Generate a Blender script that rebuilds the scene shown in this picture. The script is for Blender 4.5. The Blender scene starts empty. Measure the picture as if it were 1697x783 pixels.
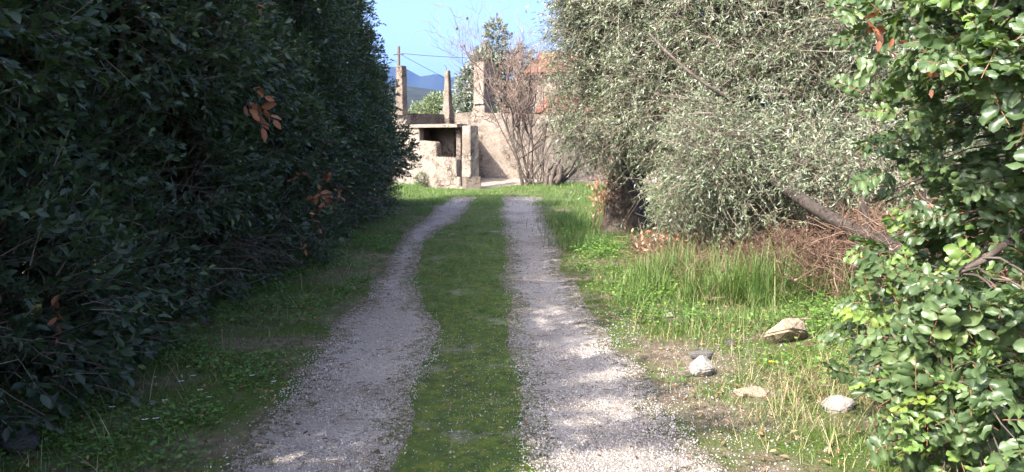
import bpy, bmesh, math, random
import numpy as np
from mathutils import Vector, Matrix

R = math.radians
rng = np.random.default_rng(7)
random.seed(7)
scene = bpy.context.scene
COL = scene.collection

# ------------------------------------------------------------------ camera
PITCH = math.atan(156 / 1332)
cam_d = bpy.data.cameras.new('camera')
cam_d.sensor_width = 36.0
cam_d.lens = 36.0 * 1332 / 1697
cam_d.clip_start = 0.05
cam_d.clip_end = 40000
cam = bpy.data.objects.new('camera', cam_d)
cam.location = (0, 0, 1.6)
cam.rotation_euler = (R(90) - PITCH, 0, 0)
COL.objects.link(cam)
scene.camera = cam

# ------------------------------------------------------------------ world, sun, exposure
TO_SUN = Vector((-0.50, -0.56, 0.66)).normalized()
w = bpy.data.worlds.new('World')
scene.world = w
w.use_nodes = True
nt = w.node_tree
bg = nt.nodes['Background']
sky = nt.nodes.new('ShaderNodeTexSky')
sky.sky_type = 'NISHITA'
sky.sun_disc = False
sky.sun_elevation = math.asin(TO_SUN.z)
sky.sun_rotation = math.atan2(TO_SUN.x, TO_SUN.y)
sky.altitude = 50
sky.air_density = 0.45
sky.dust_density = 6.2
sky.ozone_density = 5.0
nt.links.new(sky.outputs[0], bg.inputs[0])
bg.inputs[1].default_value = 0.15
sun_d = bpy.data.lights.new('sun', 'SUN')
sun_d.energy = 2.7
sun_d.angle = R(0.53)
sun_d.color = (1.0, 0.93, 0.82)
sun = bpy.data.objects.new('sun', sun_d)
sun.rotation_euler = TO_SUN.to_track_quat('Z', 'Y').to_euler()
COL.objects.link(sun)
scene.view_settings.view_transform = 'Standard'
scene.view_settings.look = 'None'
scene.view_settings.gamma = 1.0
scene.view_settings.use_curve_mapping = False
scene.view_settings.exposure = 2.35
scene.render.engine = 'CYCLES'
cy = scene.cycles
cy.max_bounces = 6
cy.diffuse_bounces = 3
cy.glossy_bounces = 2
cy.transmission_bounces = 3
cy.transparent_max_bounces = 8
cy.volume_bounces = 0
cy.use_denoising = True
cy.caustics_reflective = False
cy.caustics_refractive = False

# ------------------------------------------------------------------ basic helpers
def tag(o, label=None, cat=None, group=None, kind=None):
    if label: o['label'] = label
    if cat: o['category'] = cat
    if group: o['group'] = group
    if kind: o['kind'] = kind
    return o

def empty(name, loc=(0, 0, 0), rz=0.0):
    o = bpy.data.objects.new(name, None)
    o.empty_display_size = 0.2
    o.location = loc
    o.rotation_euler = (0, 0, rz)
    COL.objects.link(o)
    return o

def link(name, me, mat=None, parent=None):
    if mat: me.materials.append(mat)
    o = bpy.data.objects.new(name, me)
    COL.objects.link(o)
    if parent is not None:
        o.parent = parent          # geometry is written in world axes round the parent's base
        o.location = tuple(-c for c in parent.location) if parent.get('_w') else (0, 0, 0)
    return o

def wempty(name, loc=(0, 0, 0)):
    """Empty at a thing's base; its parts' meshes are written in world coordinates."""
    o = empty(name, loc)
    o['_w'] = 1
    return o

class MB:
    """Collects polygons (numpy) and links them as one mesh object."""
    def __init__(s):
        s.v, s.f, s.n, s.t, s.nv = [], [], [], [], 0
    def add(s, V, F, k=None, tint=None):
        """V (N,3); F (M,k) int array."""
        V = np.asarray(V, float).reshape(-1, 3)
        F = np.asarray(F, np.int64)
        s.v.append(V)
        s.f.append((F + s.nv).ravel())
        s.n.append(np.full(F.shape[0], F.shape[1], np.int64))
        if tint is None: tint = np.full(len(V), 0.5)
        s.t.append(np.broadcast_to(np.asarray(tint, float), (len(V),)))
        s.nv += len(V)
    def inst(s, tv, tfs, P, X, Y, Z, S, tint=None):
        """Place template (tv, list of face arrays) at P with axes X,Y,Z and scale S."""
        N, T = len(P), len(tv)
        if N == 0: return
        S = np.asarray(S, float).reshape(-1, 1, 1) if np.ndim(S) else S
        V = P[:, None, :] + S * (tv[None, :, 0, None] * X[:, None, :] + tv[None, :, 1, None] * Y[:, None, :] + tv[None, :, 2, None] * Z[:, None, :])
        base = s.nv
        tt = np.full(N, 0.5) if tint is None else np.asarray(tint, float)
        s.v.append(V.reshape(-1, 3)); s.t.append(np.repeat(tt, T)); s.nv += N * T
        for tf in tfs:
            F = (np.arange(N) * T)[:, None, None] + tf[None] + base
            s.f.append(F.ravel()); s.n.append(np.full(N * len(tf), tf.shape[1], np.int64))
    def tubes(s, P, Rad, sides=3, tint=None):
        """P (M,K,3), Rad (M,K): M tubes of K rings."""
        P = np.asarray(P, float); Rad = np.asarray(Rad, float)
        M, K = P.shape[:2]
        if M == 0: return
        T = np.empty_like(P)
        T[:, 1:-1] = P[:, 2:] - P[:, :-2]; T[:, 0] = P[:, 1] - P[:, 0]; T[:, -1] = P[:, -1] - P[:, -2]
        T = nrm(T)
        ref = np.where(np.abs(T[..., 2:3]) < 0.9, np.array([0, 0, 1.0]), np.array([1.0, 0, 0]))
        A = nrm(np.cross(T, ref)); B = np.cross(T, A)
        a = np.arange(sides) * 2 * math.pi / sides
        V = P[:, :, None, :] + Rad[:, :, None, None] * (np.cos(a)[None, None, :, None] * A[:, :, None, :] + np.sin(a)[None, None, :, None] * B[:, :, None, :])
        k, j = np.meshgrid(np.arange(K - 1), np.arange(sides), indexing='ij')
        q = np.stack([k * sides + j, k * sides + (j + 1) % sides, (k + 1) * sides + (j + 1) % sides, (k + 1) * sides + j], -1).reshape(-1, 4)
        F = (np.arange(M) * K * sides)[:, None, None] + q[None]
        tt = np.full(M, 0.5) if tint is None else np.asarray(tint, float)
        s.add(V.reshape(-1, 3), F.reshape(-1, 4), tint=np.repeat(tt, K * sides))
    def mesh(s, name, smooth=False):
        me = bpy.data.meshes.new(name)
        V = np.concatenate(s.v).astype(np.float32); F = np.concatenate(s.f).astype(np.int32); n = np.concatenate(s.n).astype(np.int32)
        me.vertices.add(len(V)); me.vertices.foreach_set('co', V.ravel())
        me.loops.add(len(F)); me.loops.foreach_set('vertex_index', F)
        st = np.zeros(len(n), np.int32); st[1:] = np.cumsum(n)[:-1]
        me.polygons.add(len(n)); me.polygons.foreach_set('loop_start', st); me.polygons.foreach_set('loop_total', n)
        if smooth: me.polygons.foreach_set('use_smooth', np.ones(len(n), bool))
        at = me.attributes.new('tint', 'FLOAT', 'POINT')
        at.data.foreach_set('value', np.concatenate(s.t).astype(np.float32))
        me.update(calc_edges=True)
        me.validate()
        return me
    def build(s, name, mat=None, parent=None, smooth=False):
        return link(name, s.mesh(name, smooth), mat, parent)

def nrm(a):
    return a / np.maximum(np.linalg.norm(a, axis=-1, keepdims=True), 1e-9)

def rdir(n):
    return nrm(rng.normal(size=(n, 3)))

# value noise --------------------------------------------------------
_perm = np.random.default_rng(3).random((256, 256))
def vnoise(x, y):
    x = np.asarray(x, float); y = np.asarray(y, float)
    xi = np.floor(x).astype(int); yi = np.floor(y).astype(int)
    fx = x - xi; fy = y - yi
    fx = fx * fx * (3 - 2 * fx); fy = fy * fy * (3 - 2 * fy)
    g = lambda a, b: _perm[a & 255, b & 255]
    return (g(xi, yi) * (1 - fx) + g(xi + 1, yi) * fx) * (1 - fy) + (g(xi, yi + 1) * (1 - fx) + g(xi + 1, yi + 1) * fx) * fy

def fbm(x, y, o=3):
    s, a, t = 0, 1.0, 0
    for i in range(o):
        s = s + a * vnoise(np.asarray(x) * 2 ** i + 17 * i, np.asarray(y) * 2 ** i + 31 * i); t += a; a *= 0.5
    return s / t

def sm(e0, e1, x):
    t = np.clip((np.asarray(x, float) - e0) / (e1 - e0), 0, 1)
    return t * t * (3 - 2 * t)

# ------------------------------------------------------------------ lane layout (metres; y = distance ahead)
#            y     left0  left1  right0 right1
LANE = np.array([
    (-6.0, -1.45, -0.65, 0.10, 1.10),
    (2.5, -1.42, -0.62, 0.08, 1.05),
    (3.9, -1.40, -0.59, 0.07, 0.96),
    (4.4, -1.40, -0.63, 0.08, 0.93),
    (5.0, -1.42, -0.66, 0.08, 0.86),
    (5.85, -1.46, -0.60, 0.05, 0.80),
    (6.8, -1.49, -0.63, 0.00, 0.75),
    (8.0, -1.48, -0.95, -0.04, 0.68),
    (9.9, -1.55, -1.18, -0.06, 0.56),
    (12.9, -1.70, -1.43, -0.08, 0.66),
    (17.0, -1.80, -1.14, -0.25, 0.63),
    (19.3, -1.80, -1.06, -0.26, 0.62),
    (21.0, -1.84, -1.0, -0.30, 0.75),
    (23.0, -1.82, -0.85, -0.40, 1.10)])
def lane(y):
    return [np.interp(y, LANE[:, 0], LANE[:, i]) for i in range(1, 5)]

def H(x, y):
    """height of the ground"""
    x = np.asarray(x, float); y = np.asarray(y, float)
    near = 1 - sm(40, 90, np.abs(y) + 0 * x)
    h = 0.10 * (fbm(x * 0.35 + 5, y * 0.35 + 9, 2) - 0.5)
    h = h + 0.16 * sm(1.3, 3.6, x) * (1 - sm(14, 22, y)) + 0.10 * sm(0.6, 2.5, -x - 1.6)
    on = sm(-2.0, -1.5, x) * (1 - sm(0.7, 1.3, x))
    l0, l1, r0, r1 = lane(y)
    rut = np.exp(-((x - (l0 + l1) / 2) / 0.4) ** 2) + np.exp(-((x - (r0 + r1) / 2) / 0.4) ** 2)
    h = h * (1 - 0.75 * on) - 0.035 * rut * (1 - sm(21, 24, y))
    # low mound the bare shrub grows on
    h = h + 0.16 * np.exp(-(((x - 1.2) / 2.2) ** 2 + ((y - 27) / 1.6) ** 2))
    return h * near

# ------------------------------------------------------------------ materials
def nodes(name):
    m = bpy.data.materials.new(name)
    m.use_nodes = True
    t = m.node_tree
    return m, t, t.nodes['Principled BSDF'], t.nodes['Material Output']

def nd(t, kind, **kw):
    n = t.nodes.new(kind)
    for k, v in kw.items(): setattr(n, k, v)
    return n

def ramp(t, stops, src=None, interp='LINEAR'):
    r = nd(t, 'ShaderNodeValToRGB')
    cr = r.color_ramp; cr.interpolation = interp
    while len(cr.elements) < len(stops): cr.elements.new(0.5)
    for e, (p, c) in zip(cr.elements, stops):
        e.position = p; e.color = (c[0], c[1], c[2], 1)
    if src is not None: t.links.new(src, r.inputs[0])
    return r

def noise(t, scale, detail=4, rough=0.55, vec=None, dist=0.0):
    n = nd(t, 'ShaderNodeTexNoise')
    n.inputs['Scale'].default_value = scale; n.inputs['Detail'].default_value = detail
    n.inputs['Roughness'].default_value = rough; n.inputs['Distortion'].default_value = dist
    if vec is not None: t.links.new(vec, n.inputs['Vector'])
    return n

def mixc(t, a, b, f, mode='MIX'):
    m = nd(t, 'ShaderNodeMix', data_type='RGBA', blend_type=mode)
    for sock, val in ((m.inputs[6], a), (m.inputs[7], b)):
        if hasattr(val, 'is_linked'): t.links.new(val, sock)
        else: sock.default_value = (*val, 1)
    if hasattr(f, 'is_linked'): t.links.new(f, m.inputs[0])
    else: m.inputs[0].default_value = f
    return m.outputs[2]

def bump(t, p, src, dist, strength=1.0):
    b = nd(t, 'ShaderNodeBump')
    b.inputs['Distance'].default_value = dist; b.inputs['Strength'].default_value = strength
    t.links.new(src, b.inputs['Height']); t.links.new(b.outputs[0], p.inputs['Normal'])
    return b

def pos(t):
    return nd(t, 'ShaderNodeNewGeometry').outputs['Position']

def leaf_mat(name, stops, rough=0.45, trans=0.25, tcol=(0.16, 0.26, 0.03), spec=0.5):
    m, t, p, out = nodes(name)
    a = nd(t, 'ShaderNodeAttribute', attribute_name='tint')
    c = ramp(t, stops, a.outputs['Fac'])
    t.links.new(c.outputs[0], p.inputs['Base Color'])
    p.inputs['Roughness'].default_value = rough
    p.inputs['Specular IOR Level'].default_value = spec
    tr = nd(t, 'ShaderNodeBsdfTranslucent')
    tr.inputs[0].default_value = (*tcol, 1)
    mx = nd(t, 'ShaderNodeMixShader'); mx.inputs[0].default_value = trans
    t.links.new(p.outputs[0], mx.inputs[1]); t.links.new(tr.outputs[0], mx.inputs[2])
    t.links.new(mx.outputs[0], out.inputs['Surface'])
    return m

def flat_mat(name, stops, rough=0.8, scale=None, bmp=0.0):
    m, t, p, out = nodes(name)
    if scale:
        n = noise(t, scale, 6, 0.6, pos(t)); src = n.outputs['Fac']
        if bmp: bump(t, p, src, bmp)
    else:
        src = nd(t, 'ShaderNodeAttribute', attribute_name='tint').outputs['Fac']
    c = ramp(t, stops, src)
    t.links.new(c.outputs[0], p.inputs['Base Color'])
    p.inputs['Roughness'].default_value = rough
    p.inputs['Specular IOR Level'].default_value = 0.25
    return m

M = {}
M['laurel'] = leaf_mat('laurel leaves', [(0, (0.018, 0.035, 0.018)), (0.45, (0.028, 0.053, 0.026)), (0.85, (0.050, 0.085, 0.038)), (1, (0.095, 0.14, 0.04))], 0.48, 0.16, (0.10, 0.19, 0.025))
M['rust_leaf'] = leaf_mat('dead rust leaves', [(0, (0.10, 0.035, 0.015)), (0.6, (0.22, 0.08, 0.035)), (1, (0.33, 0.15, 0.07))], 0.7, 0.2, (0.3, 0.11, 0.04))
M['olive'] = leaf_mat('olive leaves', [(0, (0.07, 0.10, 0.05)), (0.35, (0.118, 0.152, 0.082)), (0.65, (0.20, 0.238, 0.15)), (0.9, (0.34, 0.375, 0.28)), (1, (0.25, 0.29, 0.09))], 0.4, 0.14, (0.20, 0.26, 0.06))
M['far_olive'] = leaf_mat('far olive leaves', [(0, (0.10, 0.13, 0.06)), (1, (0.24, 0.28, 0.16))], 0.5, 0.15, (0.2, 0.28, 0.06))
M['broad'] = leaf_mat('broad evergreen leaves', [(0, (0.10, 0.115, 0.085)), (1, (0.24, 0.26, 0.21))], 0.4, 0.15, (0.15, 0.25, 0.05))
M['carob'] = leaf_mat('carob leaflets', [(0, (0.032, 0.056, 0.022)), (0.5, (0.064, 0.100, 0.040)), (0.85, (0.100, 0.145, 0.056)), (1, (0.15, 0.20, 0.065))], 0.42, 0.2, (0.18, 0.32, 0.03), 0.42)
M['carob_young'] = leaf_mat('young carob leaflets', [(0, (0.08, 0.14, 0.04)), (0.6, (0.13, 0.20, 0.05)), (1, (0.21, 0.25, 0.04))], 0.42, 0.2, (0.24, 0.33, 0.03))
M['grass'] = leaf_mat('grass blades', [(0, (0.040, 0.078, 0.020)), (0.5, (0.078, 0.135, 0.034)), (0.85, (0.135, 0.205, 0.05)), (1, (0.34, 0.29, 0.15))], 0.5, 0.25, (0.15, 0.27, 0.03), 0.3)
M['weed'] = leaf_mat('weed leaves', [(0, (0.045, 0.10, 0.022)), (0.6, (0.09, 0.18, 0.035)), (1, (0.17, 0.27, 0.05))], 0.5, 0.25, (0.17, 0.32, 0.03), 0.3)
M['straw'] = leaf_mat('dry straw', [(0, (0.20, 0.14, 0.08)), (0.6, (0.36, 0.27, 0.16)), (1, (0.50, 0.41, 0.26))], 0.8, 0.15, (0.4, 0.3, 0.15), 0.2)
M['deadbrush'] = flat_mat('dead brush', [(0, (0.06, 0.035, 0.024)), (0.5, (0.15, 0.092, 0.064)), (1, (0.29, 0.20, 0.14))], 0.9)
M['twig'] = flat_mat('grey twigs', [(0, (0.09, 0.07, 0.055)), (1, (0.26, 0.21, 0.17))], 0.9)
M['redtwig'] = flat_mat('red brown twigs', [(0, (0.13, 0.055, 0.03)), (1, (0.28, 0.14, 0.08))], 0.8)
M['pinktwig'] = flat_mat('pinkish bare twigs', [(0, (0.10, 0.062, 0.047)), (0.6, (0.20, 0.138, 0.11)), (1, (0.32, 0.235, 0.195))], 0.9)
M['bark'] = flat_mat('dark bark', [(0.3, (0.035, 0.027, 0.022)), (0.6, (0.10, 0.08, 0.065)), (0.8, (0.20, 0.17, 0.145))], 0.95, 14, 0.02)
M['shaded_bark'] = flat_mat('shade-darkened bark', [(0.3, (0.022, 0.017, 0.014)), (0.6, (0.055, 0.044, 0.036)), (0.8, (0.11, 0.095, 0.08))], 0.95, 18, 0.02)  # bark with shade on the leaning trunk put into its colour
M['litter'] = leaf_mat('leaf litter', [(0, (0.06, 0.035, 0.02)), (0.6, (0.17, 0.10, 0.055)), (1, (0.33, 0.22, 0.12))], 0.9, 0.05, (0.2, 0.1, 0.05), 0.2)
M['pebble'] = flat_mat('limestone pebbles', [(0, (0.10, 0.09, 0.082)), (0.25, (0.27, 0.245, 0.225)), (0.6, (0.38, 0.355, 0.33)), (0.9, (0.48, 0.455, 0.43)), (1, (0.60, 0.58, 0.56))], 0.9)

def ground_mat():
    m, t, p, out = nodes('soil and moss')
    P = pos(t)
    n1 = noise(t, 1.3, 6, 0.6, P); n2 = noise(t, 9, 6, 0.65, P); n3 = noise(t, 60, 3, 0.6, P)
    soil = ramp(t, [(0.3, (0.065, 0.050, 0.034)), (0.55, (0.15, 0.118, 0.086)), (0.8, (0.29, 0.24, 0.19))], n2.outputs['Fac'])
    moss = ramp(t, [(0.3, (0.030, 0.055, 0.012)), (0.65, (0.072, 0.105, 0.018)), (0.85, (0.15, 0.165, 0.022))], n3.outputs['Fac'])
    f = ramp(t, [(0.38, (0, 0, 0)), (0.56, (1, 1, 1))], n1.outputs['Fac'])
    c = mixc(t, soil.outputs[0], moss.outputs[0], f.outputs[0])
    t.links.new(c, p.inputs['Base Color'])
    p.inputs['Roughness'].default_value = 0.95; p.inputs['Specular IOR Level'].default_value = 0.15
    bump(t, p, n3.outputs['Fac'], 0.02)
    return m
M['ground'] = ground_mat()

def moss_mat():
    m, t, p, out = nodes('mossy lane middle')
    P = pos(t)
    n1 = noise(t, 2.2, 6, 0.65, P); n2 = noise(t, 9, 8, 0.75, P); n3 = noise(t, 90, 3, 0.6, P)
    moss = ramp(t, [(0.28, (0.024, 0.042, 0.014)), (0.48, (0.056, 0.086, 0.022)), (0.66, (0.13, 0.15, 0.022)), (0.82, (0.24, 0.22, 0.03))], n2.outputs['Fac'])
    dirt = ramp(t, [(0.3, (0.07, 0.062, 0.05)), (0.5, (0.20, 0.175, 0.15)), (0.65, (0.42, 0.38, 0.345))], n3.outputs['Fac'])
    f = ramp(t, [(0.56, (0, 0, 0)), (0.72, (0.8, 0.8, 0.8))], n1.outputs['Fac'])
    c = mixc(t, moss.outputs[0], dirt.outputs[0], f.outputs[0])
    t.links.new(c, p.inputs['Base Color'])
    p.inputs['Roughness'].default_value = 0.95; p.inputs['Specular IOR Level'].default_value = 0.15
    bump(t, p, n3.outputs['Fac'], 0.015)
    return m
M['moss'] = moss_mat()

def gravel_mat():
    m, t, p, out = nodes('crushed limestone gravel')
    P = pos(t)
    v = nd(t, 'ShaderNodeTexVoronoi'); v.inputs['Scale'].default_value = 75; t.links.new(P, v.inputs['Vector'])
    v2 = nd(t, 'ShaderNodeTexVoronoi'); v2.inputs['Scale'].default_value = 190; t.links.new(P, v2.inputs['Vector'])
    n1 = noise(t, 3.0, 6, 0.65, P)
    sep = nd(t, 'ShaderNodeSeparateColor'); t.links.new(v.outputs['Color'], sep.inputs[0])
    st = ramp(t, [(0, (0.12, 0.104, 0.092)), (0.4, (0.33, 0.298, 0.268)), (0.75, (0.445, 0.405, 0.37)), (1, (0.59, 0.55, 0.515))], sep.outputs[0])
    fine = ramp(t, [(0.2, (0.29, 0.258, 0.235)), (0.8, (0.42, 0.38, 0.35))], v2.outputs['Distance'])
    f = ramp(t, [(0.38, (0, 0, 0)), (0.6, (1, 1, 1))], n1.outputs['Fac'])
    c = mixc(t, st.outputs[0], fine.outputs[0], f.outputs[0])
    n4 = noise(t, 0.9, 5, 0.6, P)
    d = ramp(t, [(0.33, (0.62, 0.57, 0.52)), (0.5, (0.9, 0.88, 0.86)), (0.62, (1, 1, 1))], n4.outputs['Fac'])
    c = mixc(t, c, d.outputs[0], 1.0, 'MULTIPLY')
    # towards its edges the gravel thins out into soil and moss
    at = nd(t, 'ShaderNodeAttribute', attribute_name='tint')
    n5 = noise(t, 7, 7, 0.75, P); n6 = noise(t, 25, 4, 0.7, P)
    ad = nd(t, 'ShaderNodeMath', operation='ADD'); t.links.new(at.outputs['Fac'], ad.inputs[0]); n5m = nd(t, 'ShaderNodeMath', operation='MULTIPLY_ADD'); n5m.inputs[1].default_value = 2.2; n5m.inputs[2].default_value = -0.6
    t.links.new(n5.outputs['Fac'], n5m.inputs[0]); t.links.new(n5m.outputs[0], ad.inputs[1])
    fe = ramp(t, [(0.42, (0, 0, 0)), (0.47, (1, 1, 1))]); hv = nd(t, 'ShaderNodeMath', operation='MULTIPLY'); hv.inputs[1].default_value = 0.5
    t.links.new(ad.outputs[0], hv.inputs[0]); t.links.new(hv.outputs[0], fe.inputs[0])
    edge = ramp(t, [(0.33, (0.05, 0.06, 0.02)), (0.45, (0.11, 0.105, 0.055)), (0.55, (0.22, 0.19, 0.15)), (0.68, (0.38, 0.335, 0.30))], n6.outputs['Fac'])
    c = mixc(t, edge.outputs[0], c, fe.outputs[0])
    t.links.new(c, p.inputs['Base Color'])
    p.inputs['Roughness'].default_value = 0.95; p.inputs['Specular IOR Level'].default_value = 0.15
    mth = nd(t, 'ShaderNodeMath', operation='ADD')
    t.links.new(v.outputs['Distance'], mth.inputs[0]); t.links.new(v2.outputs['Distance'], mth.inputs[1])
    b = bump(t, p, mth.outputs[0], 0.012, 0.9); b.invert = True
    return m
M['gravel'] = gravel_mat()

def plaster_mat(name, lo, mid, hi, stain=0.55, rubble=False):
    m, t, p, out = nodes(name)
    P = pos(t)
    n1 = noise(t, 2.2, 8, 0.7, P, 0.3); n2 = noise(t, 16, 6, 0.7, P); n3 = noise(t, 0.8, 6, 0.7, P, 0.6)
    base = ramp(t, [(0.3, lo), (0.5, mid), (0.72, hi)], n1.outputs['Fac'])
    sp = ramp(t, [(0.36, (0.55, 0.52, 0.48)), (0.52, (1, 1, 1))], n2.outputs['Fac'])
    c = mixc(t, base.outputs[0], sp.outputs[0], 0.8, 'MULTIPLY')
    st = ramp(t, [(0.52, (1, 1, 1)), (0.68, (0.42, 0.38, 0.34))], n3.outputs['Fac'])
    c = mixc(t, c, st.outputs[0], stain, 'MULTIPLY')
    hgt = n2.outputs['Fac']
    if rubble:
        v = nd(t, 'ShaderNodeTexVoronoi', feature='DISTANCE_TO_EDGE'); v.inputs['Scale'].default_value = 5.5; v.inputs['Randomness'].default_value = 1.0
        wv = nd(t, 'ShaderNodeMapping'); wv.inputs['Scale'].default_value = (0.8, 0.8, 1.25); t.links.new(P, wv.inputs[0]); t.links.new(wv.outputs[0], v.inputs['Vector'])
        mo = ramp(t, [(0.02, (0.35, 0.31, 0.27)), (0.10, (1, 1, 1))], v.outputs['Distance'])
        n5 = noise(t, 1.1, 7, 0.7, P, 0.4)
        pm = ramp(t, [(0.53, (0, 0, 0)), (0.60, (1, 1, 1))], n5.outputs['Fac'])
        st2 = mixc(t, c, mo.outputs[0], 1.0, 'MULTIPLY')
        c = mixc(t, c, st2, pm.outputs[0])
        n6 = noise(t, 1.7, 8, 0.75, P, 1.2)
        lich = ramp(t, [(0.55, (1, 1, 1)), (0.66, (0.33, 0.30, 0.27))], n6.outputs['Fac'])
        c = mixc(t, c, lich.outputs[0], 0.6, 'MULTIPLY')
        mh = nd(t, 'ShaderNodeMath', operation='MULTIPLY'); t.links.new(mo.outputs[0], mh.inputs[0]); t.links.new(pm.outputs[0], mh.inputs[1])
        ad2 = nd(t, 'ShaderNodeMath', operation='ADD'); t.links.new(mh.outputs[0], ad2.inputs[0]); t.links.new(hgt, ad2.inputs[1]); hgt = ad2.outputs[0]
    t.links.new(c, p.inputs['Base Color'])
    p.inputs['Roughness'].default_value = 0.95; p.inputs['Specular IOR Level'].default_value = 0.1
    bump(t, p, hgt, 0.04)
    return m
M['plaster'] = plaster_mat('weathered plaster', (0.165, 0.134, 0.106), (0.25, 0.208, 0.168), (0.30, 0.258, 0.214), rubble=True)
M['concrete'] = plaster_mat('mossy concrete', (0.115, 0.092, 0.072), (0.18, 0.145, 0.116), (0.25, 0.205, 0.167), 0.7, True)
M['paving'] = plaster_mat('old paving', (0.25, 0.205, 0.17), (0.31, 0.26, 0.22), (0.36, 0.31, 0.27), 0.3)
M['rock'] = plaster_mat('field stone', (0.22, 0.20, 0.17), (0.32, 0.295, 0.26), (0.42, 0.395, 0.355), 0.5)
M['whiterock'] = plaster_mat('white limestone', (0.27, 0.25, 0.225), (0.37, 0.355, 0.325), (0.47, 0.45, 0.42), 0.5)
M['brownrock'] = plaster_mat('brown limestone', (0.20, 0.145, 0.095), (0.30, 0.235, 0.165), (0.46, 0.385, 0.30), 0.4)
M['greyrock'] = plaster_mat('grey stone', (0.055, 0.05, 0.047), (0.095, 0.09, 0.085), (0.14, 0.135, 0.13), 0.3)
M['tile'] = plaster_mat('terracotta roof tile', (0.16, 0.07, 0.045), (0.21, 0.10, 0.068), (0.27, 0.15, 0.11), 0.6)
M['wood'] = flat_mat('old wood', [(0.3, (0.05, 0.042, 0.036)), (0.7, (0.15, 0.125, 0.10))], 0.9, 25, 0.01)
M['metal'] = flat_mat('rusty metal', [(0.3, (0.05, 0.03, 0.022)), (0.7, (0.12, 0.07, 0.05))], 0.7, 30)
M['wire'] = flat_mat('black cable', [(0, (0.03, 0.03, 0.035)), (1, (0.04, 0.04, 0.045))], 0.6, 5)
M['petal'] = flat_mat('white petals', [(0, (0.74, 0.74, 0.78)), (1, (0.82, 0.82, 0.84))], 0.6)
M['yellow'] = flat_mat('yellow flower', [(0, (0.75, 0.45, 0.02)), (1, (0.85, 0.6, 0.05))], 0.6)
M['hill'] = flat_mat('wooded hill', [(0.35, (0.008, 0.012, 0.010)), (0.55, (0.018, 0.023, 0.018)), (0.75, (0.042, 0.044, 0.035))], 0.95, 0.04)
M['mountain'] = flat_mat('bare mountain', [(0.3, (0.006, 0.010, 0.009)), (0.7, (0.018, 0.022, 0.019))], 0.95, 0.0015)

# ------------------------------------------------------------------ setting: ground, lane, hills
def axis(lo, hi, step, far):
    a = list(np.arange(lo, hi + 1e-6, step))
    s, v = step, hi
    while v < far: s *= 1.35; v += s; a.append(v)
    s, v = step, lo
    while v > -far: s *= 1.35; v -= s; a.insert(0, v)
    return np.array(a)

def sheet(xs, ys, zf):
    X, Y = np.meshgrid(xs, ys)
    V = np.stack([X, Y, zf(X, Y)], -1).reshape(-1, 3)
    nx, ny = len(xs), len(ys)
    i, j = np.meshgrid(np.arange(nx - 1), np.arange(ny - 1))
    a = (j * nx + i).ravel()
    return V, np.stack([a, a + 1, a + nx + 1, a + nx], -1)

mb = MB()
mb.add(*sheet(axis(-10, 12, 0.16, 9500), axis(-4, 40, 0.16, 9500), H))
tag(mb.build('ground', M['ground'], smooth=True), kind='structure')

def strip(name, mat, y0, y1, e0, e1, lift, wob, seed, step=0.03, nx=15):
    """A sheet lying on the ground between two wandering edges."""
    ys = np.arange(y0, y1, step)
    def edge(e, s):
        return e(ys) + wob * 2 * (fbm(ys * 1.1 + s, ys * 0 + s * 3.1, 5) - 0.5) 
    a, b = edge(e0, seed), edge(e1, seed + 40)
    b = np.maximum(b, a + 0.02)
    u = np.linspace(0, 1, nx)
    X = a[:, None] * (1 - u) + b[:, None] * u
    Y = np.repeat(ys[:, None], nx, 1)
    ed = np.minimum(X - X[:, :1], X[:, -1:] - X)
    Z = H(X, Y) + lift + 0.006 * (fbm(X * 5, Y * 5, 3) - 0.5) - 0.03 * (1 - sm(0, 0.06, ed))
    tint = (np.clip(ed / 0.5, 0, 1) * (1 - 0.9 * sm(21.0, 24.0, Y))).ravel()
    V = np.stack([X, Y, Z], -1).reshape(-1, 3)
    i, j = np.meshgrid(np.arange(nx - 1), np.arange(len(ys) - 1))
    k = (j * nx + i).ravel()
    m = MB(); m.add(V, np.stack([k, k + 1, k + nx + 1, k + nx], -1), tint=tint)
    return tag(m.build(name, mat, smooth=True), kind='structure')

taper = lambda y: sm(20.5, 24.5, y)
strip('mossy_lane_middle', M['moss'], -5, 22.5, lambda y: lane(y)[1] - 0.22, lambda y: lane(y)[2] + 0.22, 0.008, 0.05, 3)
strip('gravel_track', M['gravel'], -5, 23.8, lambda y: lane(y)[0] - 0.12 + 0.30 * taper(y), lambda y: lane(y)[1] + 0.06 - 0.3 * taper(y), 0.014, 0.16, 11)
strip('gravel_track', M['gravel'], -5, 24.6, lambda y: lane(y)[2] - 0.06 + 0.2 * taper(y), lambda y: lane(y)[3] + 0.12 - 0.4 * taper(y), 0.014, 0.16, 23)

# far hill and mountains (real distance, tinted by the haze)
def ridge(name, mat, y, depth, pts, rough, step):
    """Long hill range: a height profile along x, falling off towards and away from the camera."""
    px = np.array([p[0] for p in pts], float); pz = np.array([p[1] for p in pts], float)
    xs = np.arange(px[0], px[-1], step); vs = np.linspace(-1, 1, 41)
    X, Vv = np.meshgrid(xs, vs)
    prof = np.interp(X, px, pz)
    fall = np.cos(Vv * math.pi / 2) ** 1.2
    n = fbm(X / (step * 10) + 3, Vv * 6 + 8, 5) - 0.5
    Z = prof * fall * (1 + rough * n * (1 - fall * 0.75)) - 4
    Vt = np.stack([X, y + Vv * depth, Z], -1).reshape(-1, 3)
    nx = len(xs); i, j = np.meshgrid(np.arange(nx - 1), np.arange(len(vs) - 1)); k = (j * nx + i).ravel()
    m = MB(); m.add(Vt, np.stack([k, k + 1, k + nx + 1, k + nx], -1))
    return tag(m.build(name, mat, smooth=True), kind='structure')
s1 = 1500 / 1332
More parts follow.
